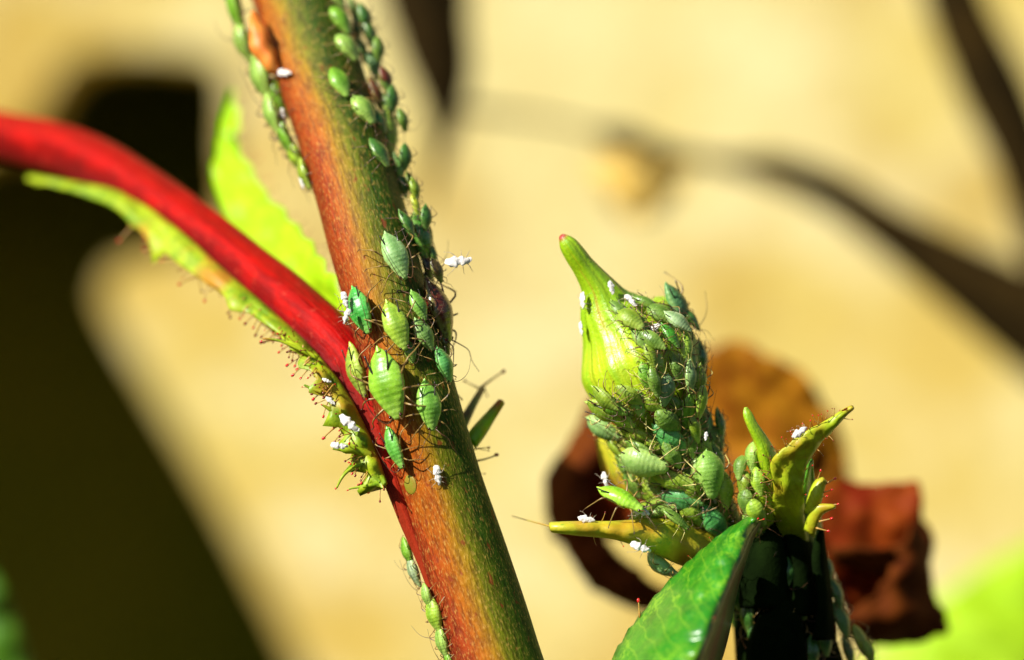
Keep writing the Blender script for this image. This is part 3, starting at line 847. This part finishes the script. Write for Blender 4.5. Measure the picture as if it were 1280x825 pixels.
# ---------------------------------------------------------------- aphids: unit length 1, head +X, up +Z, feet at z = 0
def body_geo(prof, zs=0.80, n=20, m=44, seed=0):
    pr = crom([(t, w_) for t, w_ in prof], m)
    V, F, UV = [], [], []
    for i, (t, w_) in enumerate(pr):
        w_ = max(w_, 0.004)
        x = t - 0.5
        seg = 1 + 0.010 * math.sin(t * 62) * (1 if t < 0.8 else 0.3)
        arch = 0.05 * math.sin(math.pi * t)
        for j in range(n):
            a = 2 * math.pi * (j / n) - math.pi
            c, s_ = math.cos(a), math.sin(a)
            yy = s_ * w_ * seg
            top = c > 0
            # flanks pinched to a rim, back slightly keeled
            zz = (c * w_ * (zs if top else 0.62)) * seg * (1 + 0.06 * math.exp(-(s_ / 0.25) ** 2) * top)
            nz = 1 + 0.05 * mnoise.noise(Vector((x * 5 + seed, s_ * 1.6, c * 1.6)))
            V.append(Vector((x, yy * nz, 0.22 + arch + zz * nz)))
            UV.append((j / n, t))
    for i in range(m - 1):
        for j in range(n):
            F.append((i * n + j, i * n + (j + 1) % n, (i + 1) * n + (j + 1) % n, (i + 1) * n + j))
    F.append(tuple(range(n - 1, -1, -1)))
    F.append(tuple(range((m - 1) * n, m * n)))
    return V, F, UV
BODY = {
    'adult': mesh('aphid_body', *body_geo([(0, .02), (.05, .072), (.14, .138), (.26, .198), (.38, .232), (.5, .242), (.62, .222), (.74, .178), (.84, .132), (.91, .10), (.96, .078), (.99, .05), (1, .012)], zs=0.62, seed=1)),
    'slim': mesh('aphid_body', *body_geo([(0, .02), (.04, .06), (.12, .12), (.26, .175), (.4, .195), (.55, .19), (.68, .165), (.8, .125), (.88, .10), (.95, .085), (.985, .055), (1, .012)], zs=0.7, seed=5)),
    'plump': mesh('aphid_body', *body_geo([(0, .03), (.04, .11), (.12, .20), (.24, .27), (.38, .30), (.52, .29), (.66, .25), (.78, .19), (.87, .15), (.94, .12), (.98, .08), (1, .02)], zs=0.75, seed=9)),
}
def limb(pts, r, n=6, k=14):
    cr = crom([(*p, q) for p, q in zip(pts, r)], k)
    pp = [Vector(c[:3]) for c in cr]
    V, F, UV = tube(pp, [max(c[3], .003) for c in cr], n)
    L = max(u[1] for u in UV)
    return V, F, [(u, v / L) for u, v in UV]
KITS = []
for kk in range(4):
    q = random.Random(40 + kk)
    j = lambda s: q.uniform(-s, s)
    legs = []
    for hip, knee, foot in (((.26, .07, .17), (.38, .24, .30), (.52, .40, .0)), ((.15, .09, .16), (.12, .34, .33), (.10, .56, .0)), ((.05, .10, .16), (-.16, .36, .36), (-.46, .54, .0))):
        knee = tuple(a + j(.05) for a in knee)
        foot = (foot[0] + j(.1), foot[1] + j(.08), 0.0)
        mid = tuple((a * .45 + b * .55) for a, b in zip(knee, foot)); mid = (mid[0], mid[1] + .02, mid[2] + .03)
        toe = (foot[0] + .03, foot[1] + .05, -0.005)
        legs.append(mesh('leg', *limb([hip, knee, mid, foot, toe], [.018, .015, .009, .008, .007])))
    ant = [[(.46, .05, .24), (.52, .13, .33), (.35, .25, .40), (.05, .32, .42), (-.35, .36 + j(.05), .40 + j(.05))],
           [(.46, .05, .24), (.58, .12, .33), (.70, .24, .36), (.86, .34 + j(.06), .32), (1.05, .40 + j(.08), .28 + j(.1))],
           [(.46, .05, .24), (.54, .15, .34), (.50, .36, .44), (.36, .55, .50), (.12, .70 + j(.08), .5)],
           [(.46, .05, .24), (.53, .11, .34), (.30, .19, .43), (-.05, .24, .46), (-.45, .26, .44)]][kk]
    am = mesh('antenna', *limb(ant, [.011, .009, .007, .005, .004], 5, 16))
    KITS.append((legs, am))
SIPH = mesh('siphuncle', *limb([(-.14, .105, .335), (-.24, .135, .345), (-.34, .155, .345), (-.44, .165, .35)], [.019, .016, .012, .015], 7, 8))
CAUDA = mesh('cauda', *limb([(-.45, 0, .23), (-.50, 0, .235), (-.54, 0, .245)], [.05, .028, .006], 7, 6))
EYE = mesh('eye', *sphere_geo(Vector((.445, .082, .255)), .026, 8, 6))
for me_, mm in ((SIPH, 'black'), (EYE, 'eye')):
    me_.materials.append(MAT[mm])
for b_ in BODY.values(): b_.materials.append(MAT['aphid'])
CAUDA.materials.append(MAT['aphid'])
for legs, am in KITS:
    for l_ in legs: l_.materials.append(MAT['leg'])
    am.materials.append(MAT['leg_dark'])

def frame_at(bvh, px, py, L, lift, c=0.24):
    tx, ty = px, py
    for it in range(4):
        h, n = cast(bvh, tx, ty)
        if h is None: break
        cen = h + n * (c * L + lift)
        ex, ey = pix(cen)
        if it < 3: tx -= (ex - px) * 0.8; ty -= (ey - py) * 0.8
    if h is None or math.hypot(pix(h + n * (c * L + lift))[0] - px, pix(h + n * (c * L + lift))[1] - py) > 6:
        # beyond the outline: hang it on the nearest flank
        h0, n0 = None, None
        for d in (0.0, 0.2, 0.4, 0.6, 0.8, 1.0, 1.2):
            q = bvh.find_nearest(P(px, py, d))
            if q[0] is not None and (h0 is None or q[3] < h0[0]):
                h0 = (q[3], q[0], P(px, py, d))
        v = h0[2] - h0[1]
        h, n = cast(bvh, px, py)
        if h is not None:
            return h, n
        n = v.normalized() if v.length > 1e-6 else Vector((0, -1, 0))
        n = (n + Vector((0, -0.35, 0))).normalized()
        h = h0[2] - n * (c * L)
    else:
        h = h + n * lift
    return h, n

def set_mat(o, m):
    o.material_slots[0].link = 'OBJECT'
    o.material_slots[0].material = m

def aphid(host, px, py, Lp, ang, col, label, kind='adult', group=None, lift=0.0, full=True, skin='aphid', legm='leg', kit=None, name='aphid', roll=0.0, ant=True, normal=None, cat='aphid'):
    L = Lp / S
    if normal is None:
        h, n = frame_at(host, px, py, L, lift)
    else:
        n = Vector(normal).normalized()
        d = lift
        h = P(px, py, d) - n * 0.24 * L
    if n.y > -0.25:
        n = (n + Vector((0, -0.3, 0))).normalized()
    dirn = Vector((math.cos(R(ang)), 0, -math.sin(R(ang))))
    f = dirn - n * dirn.dot(n)
    f.normalize()
    vis = max(0.7, math.hypot(f.x, f.z))
    L /= vis
    s = n.cross(f)
    if roll:
        q = Matrix.Rotation(R(roll), 3, f)
        n = q @ n; s = q @ s
    M = Matrix((f, s, n)).transposed().to_4x4()
    t = thing(name, label, cat, (0, 0, 0), group)
    t.matrix_basis = Matrix.Translation(h) @ M @ Matrix.Scale(L, 4)
    def add(nm, me, flip=False):
        o = bpy.data.objects.new(nm, me); COL.objects.link(o); o.parent = t
        if flip: o.scale = (1, -1, 1)
        return o
    b = add('body', BODY[kind]); b.color = (*col, 1)
    wob = rnd.uniform(0.93, 1.08)
    b.scale = (1, wob, rnd.uniform(0.92, 1.06))
    if skin != 'aphid': set_mat(b, MAT[skin])
    k = rnd.randrange(4) if kit is None else kit
    legs, am = KITS[k]
    for me in legs:
        for fl_ in (False, True):
            o = add('leg', me, fl_)
            if legm != 'leg': set_mat(o, MAT[legm])
    if ant:
        for fl_ in (False, True): add('antenna', am, fl_)
    if full:
        for fl_ in (False, True):
            add('siphuncle', SIPH, fl_)
            add('eye', EYE, fl_)
        c = add('cauda', CAUDA); c.color = (*[min(1, v * 1.3) for v in col], 1)
    return t

# colours
EM = (0.07, 0.34, 0.02)      # emerald
GR = (0.17, 0.38, 0.02)      # leaf green
YG = (0.32, 0.50, 0.03)      # yellow green
PG = (0.30, 0.48, 0.08)      # pale green
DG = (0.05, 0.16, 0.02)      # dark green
DU = (0.15, 0.27, 0.03)      # dull green
OL = (0.25, 0.36, 0.02)
BR = (0.16, 0.025, 0.010)    # dark brown
YE = (0.52, 0.58, 0.03)

g1 = 'blurred aphids along the thorn edge of the stem'
for a in ((296, 8, 78, 86, GR), (306, 54, 54, 66, PG), (328, 96, 72, 54, PG), (348, 122, 58, 66, GR), (340, 142, 58, 56, PG), (356, 172, 60, 50, GR), (370, 196, 58, 64, YG), (382, 216, 44, 52, OL)):
    nth = {8: 'large green aphid above the orange thorn on the stem edge', 54: 'pale aphid beside the orange thorn on the stem edge', 96: 'pale green aphid first below the orange thorn on the stem edge', 122: 'green aphid second below the orange thorn on the stem edge',
           142: 'pale green aphid third below the orange thorn on the stem edge', 172: 'green aphid fourth below the orange thorn on the stem edge', 196: 'yellow green aphid fifth below the orange thorn on the stem edge', 216: 'small olive aphid last in the row below the orange thorn'}[a[1]]
    aphid(STEM, *a, nth, group=g1, full=False, legm='leg_dark', kind=('plump', 'adult', 'slim')[a[0] % 3], kit=a[1] % 3, skin=('aphid', 'aphid_wax')[a[0] % 2], roll=(a[0] * 7) % 40 - 20)
for i, a in enumerate(((420, -4, 36, 70, PG), (427, 26, 44, 74, GR), (434, 60, 44, 66, PG))):
    aphid(STEM, *a, ['green aphid at the very top of the stem', 'green aphid second from the stem top', 'plump pale green aphid third from the stem top'][i], kind='plump', full=False)
aphid(STEM, 447, 36, 44, 80, DG, 'very dark aphid wedged behind the pale ones near the stem top', full=False, legm='leg_dark')
aphid(STEM, 461, 42, 46, 85, DG, 'dark green aphid with raised pointed rear near the stem top', skin='aphid_dark', legm='leg')
aphid(STEM, 468, 82, 40, 80, (0.14, 0.30, 0.12), 'bluish green shiny aphid with legs stretched past the stem edge', kind='plump', skin='aphid_wax', kit=1)
aphid(STEM, 424, 103, 44, 74, GR, 'clean green aphid lying flat on the green side of the upper stem', kind='adult', full=False)
aphid(STEM, 470, 117, 46, 85, BR, 'dark red brown aphid in the shade of the upper stem', skin='aphid_dark', legm='leg_dark', kit=2)
aphid(STEM, 455, 138, 46, 68, PG, 'pale green aphid right above the long pale one', kind='plump')
aphid(STEM, 487, 166, 72, 86, (0.40, 0.58, 0.08), 'long slender pale yellow green aphid on the stem edge', kind='slim', kit=0)
aphid(STEM, 497, 210, 42, 88, (0.20, 0.42, 0.10), 'small blue green aphid just under the long pale one', kit=1)
aphid(STEM, 505, 232, 36, 70, DG, 'dark aphid squeezed between the small blue green one and the yellow nymph', full=False, legm='leg_pale', skin='aphid_dark')
aphid(STEM, 519, 257, 30, 90, YE, 'tiny bright yellow aphid nymph on the stem edge', kind='slim', legm='leg_pale', kit=1)
aphid(STEM, 526, 298, 66, 82, (0.05, 0.20, 0.015), 'glossy dark green aphid with upright black siphons', skin='aphid_dark', kit=2, kind='plump')
aphid(STEM, 536, 334, 40, 60, (0.06, 0.03, 0.012), 'small blackish aphid reaching for the bright white shed skin', skin='aphid_dark', legm='leg_dark', kit=3)
aphid(STEM, 494, 320, 64, 72, (0.26, 0.46, 0.16), 'pale dusty green aphid alone on the brown middle of the stem', skin='aphid_wax', kit=3)
aphid(STEM, 451, 388, 62, 60, (0.06, 0.42, 0.06), 'emerald green aphid next to the end of the red leaf stalk', kit=3)
aphid(STEM, 495, 407, 66, 70, (0.34, 0.52, 0.04), 'yellow green aphid in the middle of the stem beside the emerald one', kit=0)
aphid(STEM, 523, 382, 42, 70, (0.18, 0.40, 0.05), 'small green aphid touching the big dark brown one', kit=2)
aphid(STEM, 548, 388, 86, 70, (0.10, 0.018, 0.008), 'big glossy dark brown aphid with long feelers on the stem edge', skin='aphid_dark', legm='leg_dark', kit=1, kind='adult')
aphid(STEM, 530, 418, 46, 62, (0.20, 0.36, 0.08), 'dull green aphid just under the small green one', kit=3, skin='aphid_wax')
aphid(STEM, 553, 456, 48, 68, (0.12, 0.42, 0.10), 'bright green aphid with long bent legs at the shaded stem edge', kit=2)
aphid(STEM, 447, 464, 72, 72, (0.36, 0.48, 0.05), 'mottled yellow green aphid half over the red leaf stalk', kit=0, skin='aphid_wax')
aphid(STEM, 484, 480, 92, 72, (0.26, 0.52, 0.03), 'largest plump leaf green aphid in the centre of the stem', kit=0, kind='adult')
aphid(STEM, 536, 507, 64, 82, (0.24, 0.52, 0.06), 'slim light green aphid standing alone under the long legged one', kit=1, kind='adult')
aphid(STEM, 478, 571, 46, 72, (0.30, 0.38, 0.05), 'olive aphid half hidden under the striped green one by the stalk joint', kit=3, skin='aphid_wax')
aphid(STEM, 493, 560, 56, 64, (0.14, 0.46, 0.06), 'striped bright green aphid where the red stalk joins the stem', kit=0, kind='slim')
aphid(STEM, 468, 520, 22, 50, (0.10, 0.26, 0.06), 'tiny green aphid on the dark red stalk base', kit=1, full=False)
for a in ((509, 690, 40, 70, GR), (517, 714, 44, 66, (0.34, 0.44, 0.24)), (534, 745, 34, 70, PG), (544, 768, 50, 72, YG), (553, 803, 46, 75, PG), (562, 832, 40, 72, GR)):
    aphid(STEM, *a, {690: 'green aphid first of the row on the lower stem edge', 714: 'greyish aphid second of the row on the lower stem edge', 745: 'small pale aphid third of the row on the lower stem edge', 768: 'yellow green aphid fourth of the row on the lower stem edge', 803: 'pale aphid fifth of the row on the lower stem edge', 832: 'green aphid sixth of the row on the lower stem edge'}[a[1]], group='aphids on the lower stem edge', full=False, skin='aphid_wax')

gx = 'shaded aphids along the upper shaded stem edge'
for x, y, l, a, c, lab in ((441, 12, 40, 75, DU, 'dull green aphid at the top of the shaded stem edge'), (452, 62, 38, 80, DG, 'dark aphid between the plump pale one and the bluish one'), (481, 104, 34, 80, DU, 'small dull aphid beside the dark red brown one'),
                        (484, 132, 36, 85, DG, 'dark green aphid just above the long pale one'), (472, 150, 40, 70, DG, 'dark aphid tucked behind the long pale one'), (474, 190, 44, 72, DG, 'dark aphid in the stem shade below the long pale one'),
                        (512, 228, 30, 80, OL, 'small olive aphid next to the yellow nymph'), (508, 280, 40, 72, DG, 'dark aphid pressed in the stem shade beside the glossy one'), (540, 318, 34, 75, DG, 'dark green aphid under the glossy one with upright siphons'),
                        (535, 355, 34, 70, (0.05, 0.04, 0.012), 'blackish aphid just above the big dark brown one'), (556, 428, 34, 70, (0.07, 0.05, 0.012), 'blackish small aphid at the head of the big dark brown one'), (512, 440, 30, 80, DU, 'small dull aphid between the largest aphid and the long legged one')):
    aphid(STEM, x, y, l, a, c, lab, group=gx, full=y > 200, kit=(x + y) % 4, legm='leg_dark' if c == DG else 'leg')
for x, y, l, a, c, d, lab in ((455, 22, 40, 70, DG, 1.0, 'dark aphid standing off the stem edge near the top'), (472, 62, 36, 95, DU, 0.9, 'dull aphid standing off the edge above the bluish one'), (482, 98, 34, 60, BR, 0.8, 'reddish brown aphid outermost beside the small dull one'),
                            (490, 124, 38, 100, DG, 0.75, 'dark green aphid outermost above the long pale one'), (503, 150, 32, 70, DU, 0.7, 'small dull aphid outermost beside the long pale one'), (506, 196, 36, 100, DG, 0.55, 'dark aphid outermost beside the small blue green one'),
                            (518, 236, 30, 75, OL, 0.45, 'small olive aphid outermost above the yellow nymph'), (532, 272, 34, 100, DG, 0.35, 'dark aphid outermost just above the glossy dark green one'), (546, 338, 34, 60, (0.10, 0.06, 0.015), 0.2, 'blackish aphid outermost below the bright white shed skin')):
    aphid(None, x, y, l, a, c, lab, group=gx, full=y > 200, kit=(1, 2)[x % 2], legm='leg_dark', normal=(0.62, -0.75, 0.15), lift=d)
# --- bud
gb = 'aphids crowding the rose bud and its stalk'
def crowd_label(a):
    x, y, l, ang, c = a
    c = tuple(c)
    hue = {DU: 'dull green', OL: 'olive', YG: 'yellow green', PG: 'pale green', DG: 'dark green', GR: 'leaf green', EM: 'emerald'}.get(c) or ('pale green' if c[2] > .11 and c[0] > .2 else 'emerald' if c[0] < .12 else 'green')
    lie = 'crosswise' if ang < 30 else 'slanting' if ang < 65 else 'lengthwise'
    zone = 'on the bud flank above the mite' if y < 510 else 'on the bud foot below the mite' if y < 560 else 'on the middle of the bud stalk' if y < 605 else 'on the stalk above the yellow bract'
    edge = ', at the shaded edge' if x > 878 else ', at the maroon curl' if x < 792 else ''
    return f'{hue} aphid {lie} {zone}{edge}'
aphid(HOST, 846, 384, 66, 38, (0.10, 0.26, 0.09), 'dark green aphid sticking out from the upper shoulder of the bud', skin='aphid_wax', kit=2)
aphid(HOST, 862, 398, 40, 60, DG, 'very dark aphid under the one on the bud shoulder', skin='aphid_dark', legm='leg_dark')
aphid(HOST, 849, 404, 42, 40, (0.32, 0.46, 0.22), 'pale waxy aphid tucked under the bud shoulder', skin='aphid_wax', lift=0.05)
aphid(HOST, 850, 437, 46, 100, (0.38, 0.58, 0.05), 'bright yellow green aphid upright on the dark side of the bud', kind='slim', lift=0.03)
aphid(HOST, 821, 452, 50, 66, (0.36, 0.54, 0.05), 'yellow green aphid lying on the broad glossy sepal edge', kind='slim')
aphid(HOST, 863, 470, 42, 100, (0.26, 0.42, 0.14), 'pale green aphid with yellow legs on the bud flank', lift=0.03, legm='leg_pale')
aphid(HOST, 832, 487, 42, 95, (0.20, 0.34, 0.14), 'grey green aphid with dark marks above the red brown mite', kind='plump', skin='aphid_wax', lift=0.02)
aphid(HOST, 796, 505, 36, 70, (0.24, 0.42, 0.10), 'light green aphid with two black siphons at the foot of the glossy sepal', kind='plump')
aphid(HOST, 877, 446, 46, 85, DG, 'glossy dark green aphid on the outermost shaded bud edge', skin='aphid_dark')
for a in ((757, 498, 40, 25, OL), (776, 504, 40, 12, DU), (790, 492, 36, 30, OL), (764, 506, 38, 10, GR), (818, 478, 34, 70, DU), (775, 388, 30, 60, DU), (790, 402, 34, 50, OL), (806, 384, 32, 35, DU), (802, 425, 36, 60, DU), (812, 445, 36, 75, OL), (808, 470, 34, 70, GR), (838, 508, 34, 30, DU), (770, 560, 34, 30, OL), (782, 585, 34, 20, DU), (800, 560, 34, 15, DU), (825, 640, 36, 15, DU), (862, 590, 34, 60, DU), (865, 555, 34, 90, DU), (815, 425, 36, 30, DU), (838, 420, 34, 70, EM), (800, 400, 34, 40, OL), (825, 400, 36, 45, DU), (757, 514, 48, 10, OL), (756, 536, 46, 8, (0.26, 0.44, 0.14)), (802, 531, 50, 12, OL), (778, 522, 36, 20, YG),
          (839, 543, 52, 38, (0.09, 0.36, 0.08)), (876, 503, 42, 95, YG), (884, 530, 46, 110, (0.22, 0.40, 0.12)), (858, 515, 38, 80, GR), (815, 556, 38, 10, OL), (835, 570, 36, 60, DU),
          (806, 577, 54, 4, (0.30, 0.46, 0.12)), (854, 573, 32, 80, YG), (880, 562, 44, 80, YG), (896, 575, 40, 75, DU), (886, 594, 54, 80, (0.22, 0.42, 0.06)), (873, 592, 50, 85, PG),
          (842, 600, 52, 14, OL), (822, 618, 50, 25, OL), (852, 624, 50, 6, (0.10, 0.34, 0.10)), (790, 604, 42, 60, DU), (808, 640, 44, 20, OL), (870, 640, 40, 60, OL), (905, 612, 46, 85, OL), (905, 640, 38, 100, DU),
          (868, 535, 36, 60, OL), (820, 595, 36, 30, PG), (840, 655, 36, 20, DU), (895, 552, 40, 85, DU), (866, 610, 38, 70, OL), (860, 492, 36, 60, DU), (845, 460, 34, 80, DU), (875, 475, 36, 90, OL), (900, 530, 36, 95, DG), (815, 500, 34, 20, OL), (778, 548, 38, 15, OL), (835, 525, 34, 40, DU)):
    sk = rnd.choice(('aphid', 'aphid_wax', 'aphid_wax'))
    a = (a[0], a[1], a[2] * 1.14, a[3] + rnd.uniform(-8, 8), a[4])
    aphid(HOST, *a, crowd_label(a), kind=rnd.choice(('adult', 'adult', 'plump', 'slim')), group=gb, skin=sk, lift=rnd.uniform(0, 0.08), legm=rnd.choice(('leg', 'leg_pale')))
aphid(HOST, 776, 625, 62, 55, (0.30, 0.60, 0.02), 'vivid lime aphid hanging off the bud stalk above the yellow bract', kind='slim')
aphid(HOST, 887, 648, 58, 48, (0.10, 0.40, 0.10), 'clean emerald aphid just above the folded leaf margin', lift=0.1)
aphid(HOST, 829, 705, 48, 50, (0.26, 0.46, 0.18), 'pale green aphid below the yellow bract above the leaf', kind='plump', full=False)
# red-brown mite
aphid(HOST, 823, 514, 24, 200, (0.26, 0.05, 0.012), 'round red brown mite among the aphids on the bud', kind='plump', skin='mite', legm='leg_pale', full=False, name='mite', ant=False, cat='mite', lift=0.06)
# side bud
gs = 'aphids on the side bud'
for a in ((940, 572, 40, 95, PG), (948, 602, 38, 80, YG), (936, 628, 36, 90, DU), (950, 640, 40, 70, YG), (930, 605, 34, 100, OL), (926, 585, 32, 80, DU), (940, 655, 34, 60, PG)):
    aphid(SIDE, *a, {PG: 'pale green', YG: 'yellow green', DU: 'dull green', OL: 'olive'}[a[4]] + ' aphid packed on the side bud ' + ('against the narrow sepal' if a[0] > 938 else 'facing the bud stalk'), kind=rnd.choice(('plump', 'adult')), group=gs, skin='aphid_wax', full=False)
# shaded
gd = 'aphids on the shaded stalk'
for a in ((1045, 742, 46, 80, DG), (1052, 775, 52, 70, (0.10, 0.22, 0.04)), (1075, 800, 44, 60, (0.3, 0.36, 0.03)), (1060, 815, 44, 90, DG), (935, 770, 46, 100, DG), (920, 745, 40, 80, DG), (990, 800, 46, 85, DG), (960, 820, 44, 80, DG), (1035, 712, 38, 85, DG), (1030, 800, 44, 80, DG), (950, 690, 40, 80, DG), (985, 715, 40, 95, DG), (960, 740, 42, 75, DG), (1005, 755, 42, 85, DG), (1020, 690, 38, 90, DG), (945, 800, 44, 70, DG), (1015, 815, 44, 90, DG), (975, 775, 40, 85, DG), (1085, 815, 36, 60, OL)):
    aphid(DARK, *a, 'dark aphid on the shaded stalk behind the folded leaf' if a[4] == DG else 'greenish aphid catching light at the edge of the shaded stalk', group=gd, full=False, legm='leg', skin='aphid_wax' if a[4] != DG else 'aphid')

# ---------------------------------------------------------------- shed skins
def husk_geo(seed):
    V, F, UV = body_geo([(0, .02), (.06, .09), (.2, .17), (.4, .20), (.52, .12), (.66, .17), (.82, .10), (.95, .07), (1, .01)], 0.42, 16, 34, seed)
    V = [v + mnoise.noise_vector(v * 7 + Vector((seed, 0, 0))) * 0.06 + mnoise.noise_vector(v * 15 + Vector((0, seed, 2))) * 0.03 for v in V]
    return V, F, UV
HUSK = [mesh('husk', *husk_geo(s)) for s in (1.3, 5.1, 9.7)]
for h_ in HUSK: h_.materials.append(MAT['skin'])
def skin(host, px, py, Lp, ang, label, legs=True, group=None, lift=0.0, normal=None, d=None):
    L = Lp * 0.88 / S
    if d is not None:
        h, n = P(px, py, d), Vector((0.1, -1, 0.2)).normalized()
    else:
        h, n = frame_at(host, px, py, L, lift, 0.2)
    if n.y > -0.2: n = (n + Vector((0, -0.4, 0))).normalized()
    dirn = Vector((math.cos(R(ang)), 0, -math.sin(R(ang))))
    f = (dirn - n * dirn.dot(n)).normalized()
    t = thing('shed_skin', label, 'shed skin', (0, 0, 0), group)
    t.matrix_basis = Matrix.Translation(h) @ Matrix((f, n.cross(f), n)).transposed().to_4x4() @ Matrix.Scale(L, 4)
    o = bpy.data.objects.new('husk', rnd.choice(HUSK)); COL.objects.link(o); o.parent = t
    if legs:
        for me in KITS[rnd.randrange(4)][0]:
            for s_ in (1, -1):
                o = bpy.data.objects.new('leg', me); COL.objects.link(o); o.parent = t
                o.scale = (1, s_ * 0.75, 0.9)
                set_mat(o, MAT['skin_leg'])
    return t
skin(STEM, 572, 328, 40, -8, 'bright white shed skin held out beside the stem', d=0.12)
skin(STEM, 356, 91, 30, 10, 'white shed skin next to the orange thorn', legs=False)
skin(STEM, 355, 148, 32, 85, 'tan shed skin at the end of the blurred aphid row', legs=False)
skin(STEM, 378, 228, 22, 60, 'tiny pale shed skin on the stem edge above the lime wing', legs=False)
skin(STEM, 431, 376, 26, 75, 'white shed skin between the emerald aphid and the red stalk', d=0.0)
skin(STEM, 433, 396, 24, 110, 'crumpled white shed skin touching the end of the red stalk', d=-0.05)
skin(STEM, 547, 594, 30, 80, 'small white and black shed skin alone on the bare lower stem', lift=0.0)
for i, (x, y, l, a, d) in enumerate(((413, 502, 18, 40, 0.0), (436, 530, 36, 40, 0.0), (424, 558, 26, 5, -0.06), (408, 476, 14, 20, 0.05))):
    skin(STEM, x, y, l, a, 'white shed skin stuck in the fringe under the red stalk', legs=False, group='shed skins in the stipule fringe', d=d)
for x, y, l, a, lab, d in ((764, 360, 22, 80, 'white shed skin high on the bud near its pointed tip', None), (788, 376, 28, 70, 'second white shed skin down from the bud tip', None), (729, 376, 26, 90, 'pinkish shed skin on the outer edge of the bud', None), (727, 411, 22, 80, 'bright white shed skin on the outer bud edge below the pinkish one', None),
                        (815, 412, 32, -30, 'large white shed skin lying across the bud shoulder', None), (818, 434, 22, 80, 'white shed skin just under the large one on the bud', None), (756, 600, 24, 75, 'white shed skin in front of the maroon curl', 0.25), (893, 621, 20, 80, 'small white shed skin above the emerald aphid', None),
                        (800, 640, 30, 20, 'pinkish white shed skin on top of the yellow bract', 0.0), (733, 650, 26, 10, 'pale shed skin on the thin end of the yellow bract', 0.0), (800, 685, 32, 20, 'pinkish white shed skin hanging under the yellow bract', 0.0), (882, 546, 14, 100, 'tiny white shed skin among the aphids on the stalk', -0.05)):
    skin(HOST, x, y, l, a, lab, legs=l > 23, d=d, lift=0.02)
skin(SIDE, 999, 541, 26, -35, 'white shed skin caught on the flared sepal of the side bud', d=-0.12)
